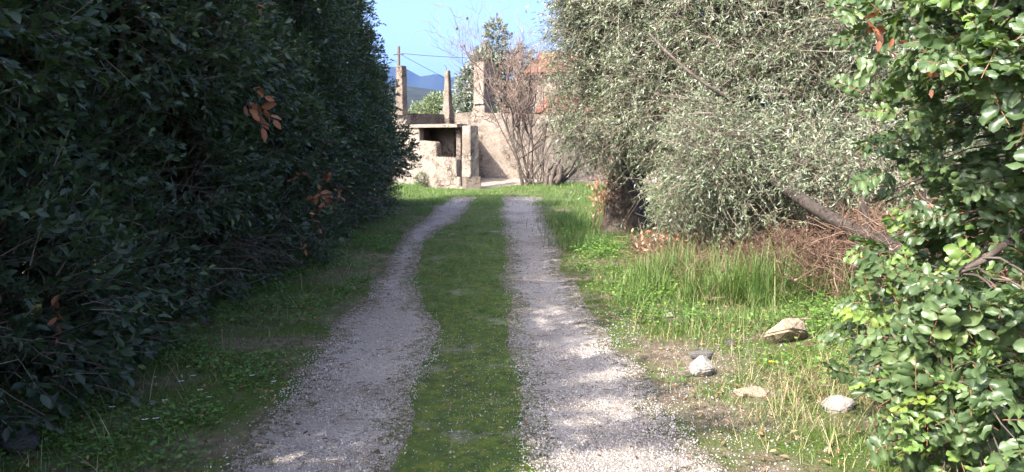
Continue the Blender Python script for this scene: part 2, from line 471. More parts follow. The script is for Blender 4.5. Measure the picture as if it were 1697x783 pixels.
ridge('wooded_hill', M['hill'], 1500, 700, [(-2600, 60), (-700, 105), (-320, 110), (-190, 104), (-110, 92), (-40, 74), (60, 55), (500, 60), (1200, 30), (2600, 40)], 0.25, 16)
s2 = 7000 / 1332
ridge('mountain_range', M['mountain'], 7000, 1200, [(-7500, 300), (-3600, 420), (-1500, 600), (-1080, 648), (-900, 625), (-780, 560), (-700, 575), (-640, 590), (-540, 545), (-430, 560), (-200, 520), (500, 500), (2500, 330), (7500, 260)], 0.3, 40)

# ------------------------------------------------------------------ masonry helpers
F_DIR = np.array([0.87, -0.5]) / np.hypot(0.87, 0.5)
B_DIR = np.array([0.5, 0.87]) / np.hypot(0.87, 0.5)

def rough_mesh(bm, cuts, amp, seed=0):
    """Subdivide long edges and knock the faces about, so that old masonry is never dead straight."""
    for _ in range(7):
        es = [e for e in bm.edges if e.calc_length() > cuts]
        if not es: break
        bmesh.ops.subdivide_edges(bm, edges=es, cuts=1, use_grid_fill=True)
    bmesh.ops.triangulate(bm, faces=[f for f in bm.faces if len(f.verts) > 4])
    bm.normal_update()
    r = random.Random(seed)
    for v in bm.verts:
        c = v.co
        n = float(fbm(c.x * 2.1 + c.z * 1.7 + seed, c.y * 2.1 - c.z * 1.3 + seed, 3)) - 0.5
        v.co = c + v.normal * (n * 2 * amp) + Vector((r.uniform(-1, 1), r.uniform(-1, 1), r.uniform(-1, 1))) * amp * 0.25

def prism(name, mat, parent, origin, d, prof, t, back=None, amp=0.012, cuts=0.22, seed=0):
    """Wall: profile [(s, z)...] in a vertical plane along d, thickness t towards back."""
    d = np.asarray(d, float); d = d / np.linalg.norm(d)
    b = np.array([-d[1], d[0]]) if back is None else np.asarray(back)
    bm = bmesh.new()
    fr = [bm.verts.new((origin[0] + d[0] * s, origin[1] + d[1] * s, z)) for s, z in prof]
    bk = [bm.verts.new((origin[0] + d[0] * s + b[0] * t, origin[1] + d[1] * s + b[1] * t, z)) for s, z in prof]
    n = len(prof)
    bm.faces.new(fr); bm.faces.new(bk[::-1])
    for i in range(n):
        bm.faces.new((fr[i], bk[i], bk[(i + 1) % n], fr[(i + 1) % n]))
    bmesh.ops.recalc_face_normals(bm, faces=bm.faces)
    bmesh.ops.bevel(bm, geom=[e for e in bm.edges], offset=min(0.02, t * 0.2), segments=2, affect='EDGES')
    if amp: rough_mesh(bm, cuts, amp, seed)
    me = bpy.data.meshes.new(name); bm.to_mesh(me); bm.free()
    return link(name, me, mat, parent)

def pier(name, mat, parent, x, y, z0, z1, w0, w1, rot, amp=0.012, depth=None, seed=0, cuts=0.12):
    """Square post, w0 wide at the foot and w1 at the top."""
    bm = bmesh.new()
    c, s = math.cos(rot), math.sin(rot)
    dd = 1.0 if depth is None else depth
    rings = []
    for z, wv in ((z0, w0), (z1, w1)):
        rings.append([bm.verts.new((x + c * a * wv / 2 - s * b * dd * wv / 2, y + s * a * wv / 2 + c * b * dd * wv / 2, z)) for a, b in ((-1, -1), (1, -1), (1, 1), (-1, 1))])
    bm.faces.new(rings[0][::-1]); bm.faces.new(rings[1])
    for i in range(4):
        bm.faces.new((rings[0][i], rings[0][(i + 1) % 4], rings[1][(i + 1) % 4], rings[1][i]))
    bmesh.ops.bevel(bm, geom=[e for e in bm.edges], offset=min(w0, w1) * 0.045, segments=2, affect='EDGES')
    if amp: rough_mesh(bm, cuts, amp, seed)
    me = bpy.data.meshes.new(name); bm.to_mesh(me); bm.free()
    return link(name, me, mat, parent)

# ------------------------------------------------------------------ the ruined terrace house
A = np.array([-3.82, 29.0]); B = np.array([-2.44, 31.4]); Cc = np.array([-1.42, 30.8])
A1 = np.array([-3.75, 28.35])
house = wempty('ruined_house', (-2.6, 28.5, 0))
tag(house, 'roofless weathered plaster house with stepped front wall and a small roof terrace', 'ruined house')
# stepped front wall below the terrace
prism('front_wall', M['plaster'], house, A1, F_DIR,
      [(-0.55, -0.3), (2.30, -0.3), (2.30, 0.42), (2.16, 0.42), (2.14, 1.02), (2.02, 1.09), (1.36, 1.09), (1.33, 1.55), (1.25, 1.62), (0.62, 1.64), (0.60, 2.085), (-0.55, 2.085)], 0.30, B_DIR, amp=0.028, cuts=0.15, seed=1)
def slab(name, mat, parent, poly, z0, z1, seed, amp=0.008, cuts=0.25):
    bm = bmesh.new()
    lo = [bm.verts.new((x, y, z0)) for x, y in poly]; hi = [bm.verts.new((x, y, z1)) for x, y in poly]
    n = len(poly); bm.faces.new(lo[::-1]); bm.faces.new(hi)
    for i in range(n): bm.faces.new((lo[i], lo[(i + 1) % n], hi[(i + 1) % n], hi[i]))
    bmesh.ops.recalc_face_normals(bm, faces=bm.faces)
    rough_mesh(bm, cuts, amp, seed)
    me = bpy.data.meshes.new(name); bm.to_mesh(me); bm.free()
    return link(name, me, mat, parent)
def fp(u, v): return A1 + F_DIR * u + B_DIR * v
slab('roof_slab', M['plaster'], house, [fp(-0.6, -0.06), fp(2.24, -0.06), fp(2.15, 0.6), fp(1.0, 2.55), fp(-0.6, 2.4)], 2.09, 2.20, 2)
rec = A1 + B_DIR * 1.25
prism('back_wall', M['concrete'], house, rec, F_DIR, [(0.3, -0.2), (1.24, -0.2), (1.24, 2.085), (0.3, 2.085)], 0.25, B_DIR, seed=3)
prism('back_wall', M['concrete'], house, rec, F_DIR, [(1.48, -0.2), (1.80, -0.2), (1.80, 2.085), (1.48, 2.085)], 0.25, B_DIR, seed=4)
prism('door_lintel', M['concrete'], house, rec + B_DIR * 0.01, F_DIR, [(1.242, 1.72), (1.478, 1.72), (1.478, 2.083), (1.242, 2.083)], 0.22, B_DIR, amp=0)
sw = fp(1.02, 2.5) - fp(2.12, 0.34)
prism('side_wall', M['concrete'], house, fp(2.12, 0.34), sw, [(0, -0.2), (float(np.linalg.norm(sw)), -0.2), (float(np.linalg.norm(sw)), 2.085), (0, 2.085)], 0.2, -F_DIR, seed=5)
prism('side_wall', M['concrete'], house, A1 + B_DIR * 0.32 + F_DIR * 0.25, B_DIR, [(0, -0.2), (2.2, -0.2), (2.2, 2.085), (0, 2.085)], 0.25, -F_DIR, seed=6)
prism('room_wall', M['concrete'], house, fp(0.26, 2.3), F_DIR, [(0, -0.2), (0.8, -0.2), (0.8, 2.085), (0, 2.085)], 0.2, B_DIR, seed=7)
# left wing wall running behind the hedge
prism('wing_wall', M['plaster'], house, A - F_DIR * 3.4, F_DIR, [(0, -0.3), (3.45, -0.3), (3.45, 2.56), (0, 2.52)], 0.3, B_DIR, seed=8)
# parapet: a shaded leg going back and a sunlit leg coming forward
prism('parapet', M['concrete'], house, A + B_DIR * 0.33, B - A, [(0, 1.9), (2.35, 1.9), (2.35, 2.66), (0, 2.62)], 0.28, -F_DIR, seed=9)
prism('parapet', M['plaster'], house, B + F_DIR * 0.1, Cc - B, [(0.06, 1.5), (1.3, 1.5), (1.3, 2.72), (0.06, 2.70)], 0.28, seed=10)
rot = math.atan2(F_DIR[1], F_DIR[0])
pier('post', M['concrete'], house, A[0] - 0.12, A[1] + 0.05, 2.54, 4.28, 0.32, 0.27, rot, seed=11)
pier('post_base', M['concrete'], house, B[0] - 0.02, B[1] - 0.18, 2.1, 2.98, 0.34, 0.30, rot, seed=12)
p2 = pier('post', M['concrete'], house, B[0] - 0.02, B[1] - 0.18, 2.94, 4.30, 0.26, 0.15, rot, seed=13)
m = MB(); m.tubes(np.array([[[B[0] - 0.05, B[1] - 0.18, 4.2], [B[0] - 0.06, B[1] - 0.18, 4.42], [B[0] - 0.14, B[1] - 0.2, 4.52]]]), np.full((1, 3), 0.012), 5)
rb = m.build('rebar', M['metal']); rb.parent = p2
# chimney with a flared shoulder and a worn ledge
pier('chimney_shoulder', M['plaster'], house, Cc[0] + 0.33, Cc[1] + 0.05, 2.3, 3.05, 0.72, 0.46, rot, depth=1.3, seed=14)
ch = pier('chimney', M['plaster'], house, Cc[0] + 0.36, Cc[1] + 0.05, 3.0, 4.58, 0.46, 0.42, rot, depth=1.75, seed=15)
pier('chimney_ledge', M['concrete'], house, Cc[0] + 0.36, Cc[1] + 0.05, 3.74, 3.86, 0.53, 0.53, rot, depth=1.3, seed=16)
G_DIR = np.array([0.965, -0.262])
prism('yard_wall', M['plaster'], house, Cc + np.array([0.0, -0.75]), G_DIR, [(-0.25, -0.3), (7.4, -0.3), (7.4, 2.25), (5.2, 2.38), (3.5, 2.55), (0.1, 2.68), (-0.25, 2.68)], 0.35, amp=0.022, seed=17)

# farmhouse behind with the tiled roof
fh = wempty('farmhouse', (3.4, 37.5, 0))
tag(fh, 'tall pale farmhouse with red tiled roof glimpsed through the olive leaves', 'house')
o0 = np.array([0.95, 37.2]); gb = np.array([0.262, 0.965])
def wall_bits():
    # front wall left round a window opening
    prism('wall', M['plaster'], fh, o0, G_DIR, [(0, -0.3), (9, -0.3), (9, 4.75), (2.95, 4.75), (2.95, 2.2), (2.05, 2.2), (2.05, 4.75), (0, 4.75)], 0.4, seed=21)
    prism('wall', M['plaster'], fh, o0 + G_DIR * 2.055 + gb * 0.005, G_DIR, [(0, 3.5), (0.89, 3.5), (0.89, 4.74), (0, 4.74)], 0.38, amp=0, seed=22)
    prism('gable_wall', M['plaster'], fh, o0 + gb * 0.41, gb, [(0, -0.3), (5.2, -0.3), (5.2, 4.75), (2.6, 5.75), (0, 4.75)], 0.4, G_DIR, seed=23)
    prism('gable_wall', M['plaster'], fh, o0 + gb * 0.41 + G_DIR * 8.59, gb, [(0, -0.3), (5.2, -0.3), (5.2, 4.75), (2.6, 5.75), (0, 4.75)], 0.4, G_DIR, seed=24)
    prism('back_wall', M['plaster'], fh, o0 + gb * 5.62, G_DIR, [(0, -0.3), (9, -0.3), (9, 4.74), (0, 4.74)], 0.4, amp=0)
wall_bits()
wn = prism('window', M['wood'], fh, o0 + G_DIR * 2.055 + gb * 0.12, G_DIR, [(0, 2.21), (0.89, 2.21), (0.89, 3.49), (0, 3.49)], 0.06, amp=0)
def tiled_roof(name, parent, org, d, b, length, run, z0, z1, over=0.35):
    us = np.arange(-over, length + over, 0.035); vs = np.linspace(-over / run, 1, 26)
    U, V = np.meshgrid(us, vs)
    Z = z0 + (z1 - z0) * V + 0.05 * np.abs(np.sin(U * math.pi / 0.22)) + 0.018 * ((V * 24) % 1.0)
    X = org[0] + d[0] * U + b[0] * V * run; Y = org[1] + d[1] * U + b[1] * V * run
    Vt = np.stack([X, Y, Z], -1).reshape(-1, 3); nx = len(us)
    i, j = np.meshgrid(np.arange(nx - 1), np.arange(len(vs) - 1)); k = (j * nx + i).ravel()
    q = np.stack([k, k + 1, k + nx + 1, k + nx], -1)
    m = MB(); m.add(Vt, q); m.add(Vt - np.array([0, 0, 0.09]), q[:, ::-1])
    return m.build(name, M['tile'], parent)
tiled_roof('roof', fh, o0, G_DIR, gb, 9, 3.01, 4.80, 5.95)
tiled_roof('roof', fh, o0 + gb * 6.02 + G_DIR * 9, -G_DIR, -gb, 9, 3.01, 4.80, 5.95)
# lean-to with a low tiled roof against the yard wall
lt = wempty('lean_to_shed', (2.6, 30.6, 0))
tag(lt, 'low lean-to with ragged red tile roof behind the bare shrub stems', 'shed')
l0 = Cc + G_DIR * 2.6 + np.array([0, 0.35])
prism('wall', M['concrete'], lt, l0, G_DIR, [(0, -0.2), (4.6, -0.2), (4.6, 2.75), (0, 2.75)], 0.3, seed=31)
tiled_roof('roof', lt, l0 - gb * 0.3, G_DIR, gb, 4.6, 2.2, 2.70, 3.4, 0.2)

# gate pillar on its plinth
gp = wempty('gate_pillar', (-1.37, 26.6, 0))
tag(gp, 'square weathered stone gate pillar standing on a mossy plinth before the house', 'pillar')
pier('shaft', M['plaster'], gp, -1.37, 26.6, 0.44, 2.13, 0.42, 0.39, R(47), 0.014, seed=41)
pier('plinth', M['concrete'], gp, -1.33, 26.6, -0.15, 0.47, 0.52, 0.50, R(20), 0.016, seed=42)
# paved yard, rising gently towards the wall
def yard():
    P = [(-1.75, 26.55), (0.9, 26.9), (4.8, 28.0), (4.6, 29.0), (-1.3, 30.75), (-1.75, 29.5)]
    bm = bmesh.new()
    vs = [bm.verts.new((x, y, 0.05 + 0.065 * max(0, y - 26.5))) for x, y in P]
    f = bm.faces.new(vs)
    ex = bmesh.ops.extrude_face_region(bm, geom=[f])
    for v in [g for g in ex['geom'] if isinstance(g, bmesh.types.BMVert)]: v.co.z -= 0.45
    bmesh.ops.recalc_face_normals(bm, faces=bm.faces)
    rough_mesh(bm, 0.4, 0.008, 5)
    me = bpy.data.meshes.new('yard_paving'); bm.to_mesh(me); bm.free()
    tag(link('yard_paving', me, M['paving']), kind='structure')
yard()

# utility pole and its two cables
up = wempty('utility_pole', (-6.25, 45, 0))
tag(up, 'thin dark wooden utility pole rising behind the left roof post', 'utility pole')
m = MB(); m.tubes(np.array([[[-6.25, 45, -0.3], [-6.24, 45, 3.5], [-6.22, 45, 6.8]]]), np.array([[0.10, 0.09, 0.075]]), 10)
m.build('pole', M['wood'], up)
m = MB(); m.tubes(np.array([[[-6.5, 45, 6.35], [-6.2, 44.95, 6.4], [-5.95, 44.9, 6.36]]]), np.full((1, 3), 0.035), 6)
m.build('insulator', M['metal'], up)
def cable(p, q, sag, r, label):
    t = np.linspace(0, 1, 24)[:, None]
    P = np.array(p) * (1 - t) + np.array(q) * t
    P[:, 2] -= sag * 4 * t[:, 0] * (1 - t[:, 0])
    m = MB(); m.tubes(P[None], np.full((1, 24), r), 5)
    tag(m.build('overhead_cable', M['wire']), label, 'cable')
cable((-6.05, 44.92, 6.42), (6.0, 44, 6.5), 0.35, 0.016, 'upper black cable running almost level across the sky from the pole')
cable((-6.05, 44.98, 6.34), (-1.0, 60, 4.6), 0.15, 0.012, 'thin cable slanting down from the pole across the mountains')

# ------------------------------------------------------------------ foliage tools
# leaf templates: x along the leaf, y across, z normal
T_LEAF = (np.array([(0, 0, 0), (.25, -.19, .05), (.62, -.22, .05), (1, 0, -.08), (.62, .22, .05), (.25, .19, .05), (.3, 0, -.01), (.64, 0, -.02)], float),
          [np.array([(0, 6, 1, 1)])[:, :3], np.array([(0, 5, 6)]), np.array([(1, 6, 7, 2), (6, 5, 4, 7)]), np.array([(2, 7, 3), (7, 4, 3)])])
T_SLIM = (np.array([(0, 0, 0), (.5, -.125, .03), (1, 0, -.06), (.5, .125, .03), (.5, 0, -.01)], float),
          [np.array([(0, 4, 2, 1), (0, 3, 2, 4)])])
T_WIDE = (T_SLIM[0] * np.array([1, 1.75, 1]), T_SLIM[1])
T_DIA = (np.array([(0, 0, 0), (.5, -.2, .04), (1, 0, -.06), (.5, .2, .04)], float), [np.array([(0, 1, 2, 3)])])
def blade_t():
    ts = np.array([0, .4, .75]); V = []
    for t_ in ts:
        wv = (1 - t_ * 0.55) * 0.5
        V += [(0.32 * t_ * t_, -wv, t_), (0.32 * t_ * t_, wv, t_)]
    V.append((0.42, 0, 1.0))
    return np.array(V), [np.array([(0, 1, 3, 2), (2, 3, 5, 4)]), np.array([(4, 5, 6)])]
BV, BF = blade_t()

def blades(mb, x, y, h, wd, lean, tint, zoff=0.0):
    """Grass blades standing on the ground."""
    n = len(x)
    P = np.stack([x, y, H(x, y) + zoff], -1)
    a = rng.uniform(0, 2 * math.pi, n)
    X = np.stack([np.cos(a), np.sin(a), np.zeros(n)], -1)
    Y = np.stack([-np.sin(a), np.cos(a), np.zeros(n)], -1)
    Z = nrm(np.stack([np.cos(a) * lean, np.sin(a) * lean, np.ones(n)], -1))
    V = P[:, None, :] + h[:, None, None] * (BV[None, :, 0, None] * X[:, None] * (0.5 + lean[:, None, None]) + BV[None, :, 2, None] * Z[:, None]) + wd[:, None, None] * BV[None, :, 1, None] * Y[:, None]
    base = mb.nv; T = len(BV)
    mb.v.append(V.reshape(-1, 3)); mb.t.append(np.repeat(tint, T)); mb.nv += n * T
    for tf in BF:
        F = (np.arange(n) * T)[:, None, None] + tf[None] + base
        mb.f.append(F.ravel()); mb.n.append(np.full(n * len(tf), tf.shape[1], np.int64))

def sprays(lb, tb, tpl, P, D, L, n, size, ang=0.9, droop=0.25, tint=None, twig_r=0.0025, up=0.6, tvar=0.2, slen=0.25):
    """Leafy twigs: leaves (lb) spiralling along twigs (tb) that start at P and run along D."""
    Mn = len(P)
    t = np.linspace(0.18, 1.0, n)[None, :] + rng.uniform(-0.04, 0.04, (Mn, n))
    pos_ = P[:, None] + D[:, None] * (L[:, None] * t)[..., None]
    pos_[..., 2] -= droop * L[:, None] * t * t
    Td = D[:, None] * np.ones((1, n, 1)); Td[..., 2] = Td[..., 2] - 2 * droop * t
    Td = nrm(Td)
    ref = nrm(rng.normal(size=(Mn, 1, 3)) + np.zeros((Mn, n, 3)))
    a1 = nrm(np.cross(Td, ref)); a2 = np.cross(Td, a1)
    ph = np.arange(n)[None, :] * 2.4 + rng.uniform(0, 6.28, (Mn, 1))
    perp = np.cos(ph)[..., None] * a1 + np.sin(ph)[..., None] * a2
    aa = ang * (1.15 - 0.6 * t) + rng.uniform(-0.25, 0.25, (Mn, n))
    X = nrm(np.cos(aa)[..., None] * Td + np.sin(aa)[..., None] * perp)
    nn = rng.normal(size=(Mn, n, 3)) * 0.6 + np.array([0, 0, up]) + 0.3 * D[:, None]
    Y = nrm(np.cross(nn, X)); Z = np.cross(X, Y)
    sz = size * (1 + slen * rng.normal(size=(Mn, n))).clip(0.45, 1.6)
    tt = (0.5 if tint is None else tint[:, None]) + rng.normal(size=(Mn, n)) * tvar
    lb.inst(tpl[0], tpl[1], pos_.reshape(-1, 3), X.reshape(-1, 3), Y.reshape(-1, 3), Z.reshape(-1, 3), sz.ravel(), np.clip(tt, 0, 1).ravel())
    if tb is not None:
        k = np.linspace(-0.2, 1, 4)[None, :]
        Q = P[:, None] + D[:, None] * (L[:, None] * k)[..., None]
        Q[..., 2] -= droop * L[:, None] * k * k
        tb.tubes(Q, twig_r * np.array([1.6, 1.2, 0.9, 0.5])[None] * np.ones((Mn, 1)), 3, rng.random(Mn))

def lump_points(lumps, dens, rmin=0.72, keep=None):
    """Points in the outer shell of a set of overlapping ellipsoids, none deep inside a neighbour."""
    C = np.array([l[:3] for l in lumps]); Rr = np.array([l[3:6] for l in lumps])
    Ps, Ds = [], []
    for c, r in zip(C, Rr):
        area = 4 * math.pi * ((r[0] * r[1]) ** 1.6 / 3 + (r[0] * r[2]) ** 1.6 / 3 + (r[1] * r[2]) ** 1.6 / 3) ** (1 / 1.6)
        n = int(area * dens)
        d = rdir(n)
        rad = rng.uniform(rmin ** 2, 1, n) ** 0.5
        Ps.append(c + d * r * rad[:, None]); Ds.append(nrm(d / r))
    P = np.concatenate(Ps); D = np.concatenate(Ds)
    ok = np.ones(len(P), bool)
    for c, r in zip(C, Rr):
        ok &= np.linalg.norm((P - c) / r, axis=1) > rmin * 0.92
    ok &= P[:, 2] > H(P[:, 0], P[:, 1]) + 0.03
    if keep is not None: ok &= keep(P, D)
    return P[ok], D[ok]

def limb(mb, pts, r0, r1, sides=9, k=14, wob=0.03):
    """One bent limb through the given points."""
    pts = np.array(pts, float); s = np.linspace(0, len(pts) - 1, k)
    # Catmull-Rom
    i = np.clip(s.astype(int), 0, len(pts) - 2); f = (s - i)[:, None]
    p0 = pts[np.maximum(i - 1, 0)]; p1 = pts[i]; p2_ = pts[i + 1]; p3 = pts[np.minimum(i + 2, len(pts) - 1)]
    C = 0.5 * (2 * p1 + (p2_ - p0) * f + (2 * p0 - 5 * p1 + 4 * p2_ - p3) * f ** 2 + (3 * p1 - p0 - 3 * p2_ + p3) * f ** 3)
    C = C + rng.normal(size=C.shape) * wob * r0 * 3
    r = (r0 + (r1 - r0) * np.linspace(0, 1, k)) * (1 + 0.10 * rng.normal(size=k))
    mb.tubes(C[None], r[None], sides)
    return C

# ------------------------------------------------------------------ evergreen hedge on the left
def hedge_top(y):
    return np.interp(y, [-4, 1, 2.5, 4, 6, 8, 12, 16, 18, 19.5, 20.5], [3.3, 3.7, 4.6, 5.5, 5.8, 5.9, 6.0, 6.0, 5.6, 4.6, 3.6])
def hedge_bush(y0, y1, label, dens, n, size, tpl):
    e = wempty('evergreen_bush', (-3.7, (y0 + y1) / 2, 0))
    tag(e, label, 'bush', 'evergreen bushes of the left hedge')
    lumps = []
    for y in np.arange(y0 + 0.45, y1, 0.95):
        top = float(hedge_top(y))
        zs = np.arange(0.55, top - 0.5, 0.95)
        for z in zs:
            r = rng.uniform(0.75, 1.15)
            bulge = (0.35 + 0.22 * float(sm(14, 19, y))) * math.sin(math.pi * min(1, z / 3.4)) - 0.15 * max(0, z - 3.6)
            lumps.append((-3.62 + bulge - 0.01 * y - 0.32 * float(sm(10, 18, y)) + rng.uniform(-0.2, 0.2), y + rng.uniform(-0.3, 0.3), z + rng.uniform(-0.2, 0.2), r, r * rng.uniform(0.9, 1.2), r * rng.uniform(0.8, 1.05)))
            if z > 1.2 and y < 17.6: lumps.append((-5.0 + rng.uniform(-0.3, 0.3), y + rng.uniform(-0.4, 0.4), z + rng.uniform(-0.2, 0.4), 1.15, 1.15, 1.0))
    def keep(P, D):
        back = (P[:, 0] < -4.6)
        low = (P[:, 2] < 0.9) & (rng.random(len(P)) < 0.35)
        gap = (P[:, 2] > 3.6) & (P[:, 1] < 10) & (rng.random(len(P)) < 0.62 * sm(3.6, 4.6, P[:, 2])) 
        hol = fbm(P[:, 1] * 1.5 + 30, P[:, 2] * 1.5 + P[:, 0] * 0.8, 3)
        hollow = (hol < 0.42) & (rng.random(len(P)) < 0.75) & (P[:, 0] > -3.6)
        return (~back | (rng.random(len(P)) < 0.4)) & ~low & ~gap & ~hollow
    P, D = lump_points(lumps, dens, 0.62, keep)
    D = nrm(D + rng.normal(size=D.shape) * 0.45 + np.array([0.0, 0, 0.25]))
    lb, tb = MB(), MB()
    clump = fbm(P[:, 1] * 0.9 + P[:, 0], P[:, 2] * 0.9 - P[:, 0] * 0.7, 3)
    sprays(lb, tb, tpl, P, D, rng.uniform(0.14, 0.30, len(P)), n, size, 0.85, 0.1, 0.05 + 1.0 * (clump - 0.15), 0.003, 0.5, 0.2, 0.38)
    # long leaders that break the outline
    q = rng.choice(len(P), size=max(10, len(P) // 40), replace=False)
    sprays(lb, tb, tpl, P[q], nrm(D[q] + np.array([0, 0, 0.5])), rng.uniform(0.35, 0.6, len(q)), n + 6, size * 0.9, 0.8, 0.05, np.full(len(q), 0.6), 0.003, 0.5, 0.2)
    if y0 < 0:
        k = 60; yw = rng.uniform(-3.0, 2.2, k)  # loose sprays added over the unseen hedge end to dapple the near track
        Pw = np.stack([rng.uniform(-4.4, -2.9, k), yw, np.interp(yw, [-3, 1, 2.2], [3.2, 3.6, 4.5]) + rng.uniform(-0.1, 1.3, k)], -1)
        sprays(lb, tb, tpl, Pw, nrm(rng.normal(size=(k, 3)) * 0.6 + np.array([0.2, 0, 0.7])), rng.uniform(0.3, 0.6, k), n + 3, size, 0.85, 0.1, np.full(k, 0.55), 0.003, 0.5, 0.2)
    if y0 < 0:
        shadow_clumps = [(-3.15, 0.80, 5.1), (-3.3, -0.02, 5.0), (-2.7, 0.42, 4.75), (-3.75, 1.0, 5.6)]  # flat clumps added out of view, shaped to cast shadow bands on the track
        ll = [(a, b, c, 0.5, 0.06, 0.10) for a, b, c in shadow_clumps]
        Pl, Dl = lump_points(ll, 230, 0.2)
        sprays(lb, tb, tpl, Pl, nrm(Dl + rng.normal(size=Dl.shape) * 0.5), rng.uniform(0.06, 0.14, len(Pl)), 7, size, 0.85, 0.1, np.full(len(Pl), 0.5), 0.003, 0.5, 0.2)
        for a, b, c in shadow_clumps: limb(tb, [(-3.8, b - 0.2, 1.6), (-3.7, b, 3.2), (a, b, c)], 0.025, 0.008, 5)
    lb.build('foliage', M['laurel'], e)
    # stems and inner branches
    for y in np.arange(y0 + 0.8, y1, 1.5):
        for k in range(3):
            b0 = np.array([-3.9 + rng.uniform(-0.3, 0.3), y + rng.uniform(-0.3, 0.3), -0.1])
            tp = b0 + np.array([rng.uniform(-0.5, 0.9), rng.uniform(-0.7, 0.7), float(hedge_top(y)) * 0.75])
            mid = (b0 + tp) / 2 + rng.normal(size=3) * 0.15
            limb(tb, [b0, mid, tp], 0.045, 0.012, 6)
    # bare inner twigs low down
    nl = int((y1 - y0) * 90)
    yy = rng.uniform(y0, y1, nl); p = np.stack([rng.uniform(-3.6, -2.75, nl), yy, rng.uniform(0.1, 1.3, nl)], -1)
    d = nrm(np.stack([rng.uniform(-0.2, 1, nl), rng.normal(size=nl) * 0.8, rng.normal(size=nl) * 0.45], -1))
    ln = rng.uniform(0.2, 0.7, nl); kk = np.linspace(0, 1, 5)
    Q = p[:, None] + d[:, None] * (ln[:, None] * kk)[..., None] + rng.normal(size=(nl, 5, 3)) * 0.015
    tb.tubes(Q, np.array([0.006, 0.005, 0.004, 0.003, 0.002])[None] * np.ones((nl, 1)), 3, rng.random(nl))
    tb.build('branches', M['twig'], e)
    return e, P, D
near_b, Pn, Dn = hedge_bush(-3.5, 5.4, 'nearest evergreen bush of the left hedge with paler leaf tips at the photo edge', 135, 10, 0.058, T_LEAF)
mid_b, Pm, Dm = hedge_bush(5.4, 12.6, 'middle evergreen bush of the left hedge with rust coloured dead sprigs', 125, 10, 0.060, T_LEAF)
far_b, Pf, Df = hedge_bush(12.6, 20.3, 'farthest dark evergreen bush of the left hedge against the sky', 84, 10, 0.068, T_WIDE)

def dead_sprig(parent, x, y, z, nb, size, label=None):
    lb = MB()
    P = np.array([x, y, z]) + rng.normal(size=(nb, 3)) * np.array([0.07, 0.12, 0.09])
    D = nrm(np.array([0.7, -0.3, -0.4]) + rng.normal(size=(nb, 3)) * 0.6)
    sprays(lb, None, T_LEAF, P, D, rng.uniform(0.12, 0.25, nb), 6, size, 0.8, 0.4, np.full(nb, 0.55), tvar=0.25)
    o = lb.build('dead_leaves', M['rust_leaf'], parent)
    return o
for args in ((mid_b, -2.18, 6.6, 2.05, 4, 0.085), (mid_b, -2.16, 8.7, 1.15, 3, 0.075), (mid_b, -2.2, 9.4, 1.0, 4, 0.075), (mid_b, -2.15, 6.7, 3.0, 3, 0.07),
             (near_b, -2.35, 4.0, 1.0, 1, 0.07), (mid_b, -2.2, 8.6, 0.75, 2, 0.06)):
    dead_sprig(*args)

# brushwood caught in the foot of the hedge
def brushwood(name, label, base, nb, ln, d0, spread, r, mat, cat='branch'):
    m = MB()
    P = np.array(base) + rng.normal(size=(nb, 3)) * np.array([0.10, 0.25, 0.08])
    d = nrm(np.array(d0) + rng.normal(size=(nb, 3)) * spread)
    kk = np.linspace(0, 1, 7); L = ln * rng.uniform(0.5, 1.1, nb)
    Q = P[:, None] + d[:, None] * (L[:, None] * kk)[..., None] + np.cumsum(rng.normal(size=(nb, 7, 3)) * 0.012, 1)
    Q[..., 2] -= 0.12 * L[:, None] * kk ** 2
    Q[..., 2] = np.maximum(Q[..., 2], H(Q[..., 0], Q[..., 1]) + 0.01)
    m.tubes(Q, r * np.linspace(1, 0.35, 7)[None] * np.ones((nb, 1)), 4, rng.random(nb))
    # forked side twigs
    idx = rng.integers(0, nb, nb * 2); kq = rng.integers(2, 6, nb * 2)
    S = Q[idx, kq]; dd = nrm(d[idx] + rng.normal(size=(nb * 2, 3)) * 0.5)
    k2 = np.linspace(0, 1, 4)
    Q2 = S[:, None] + dd[:, None] * (L[idx][:, None] * 0.35 * k2)[..., None]
    m.tubes(Q2, r * 0.5 * np.linspace(1, 0.4, 4)[None] * np.ones((nb * 2, 1)), 3, rng.random(nb * 2))
    return tag(m.build(name, mat), label, cat)
brushwood('dead_branch', 'bundle of bare grey twigs poking out at the foot of the left hedge', (-2.8, 7.6, 0.62), 26, 0.85, (0.9, -0.25, -0.1), 0.28, 0.0055, M['bark'])

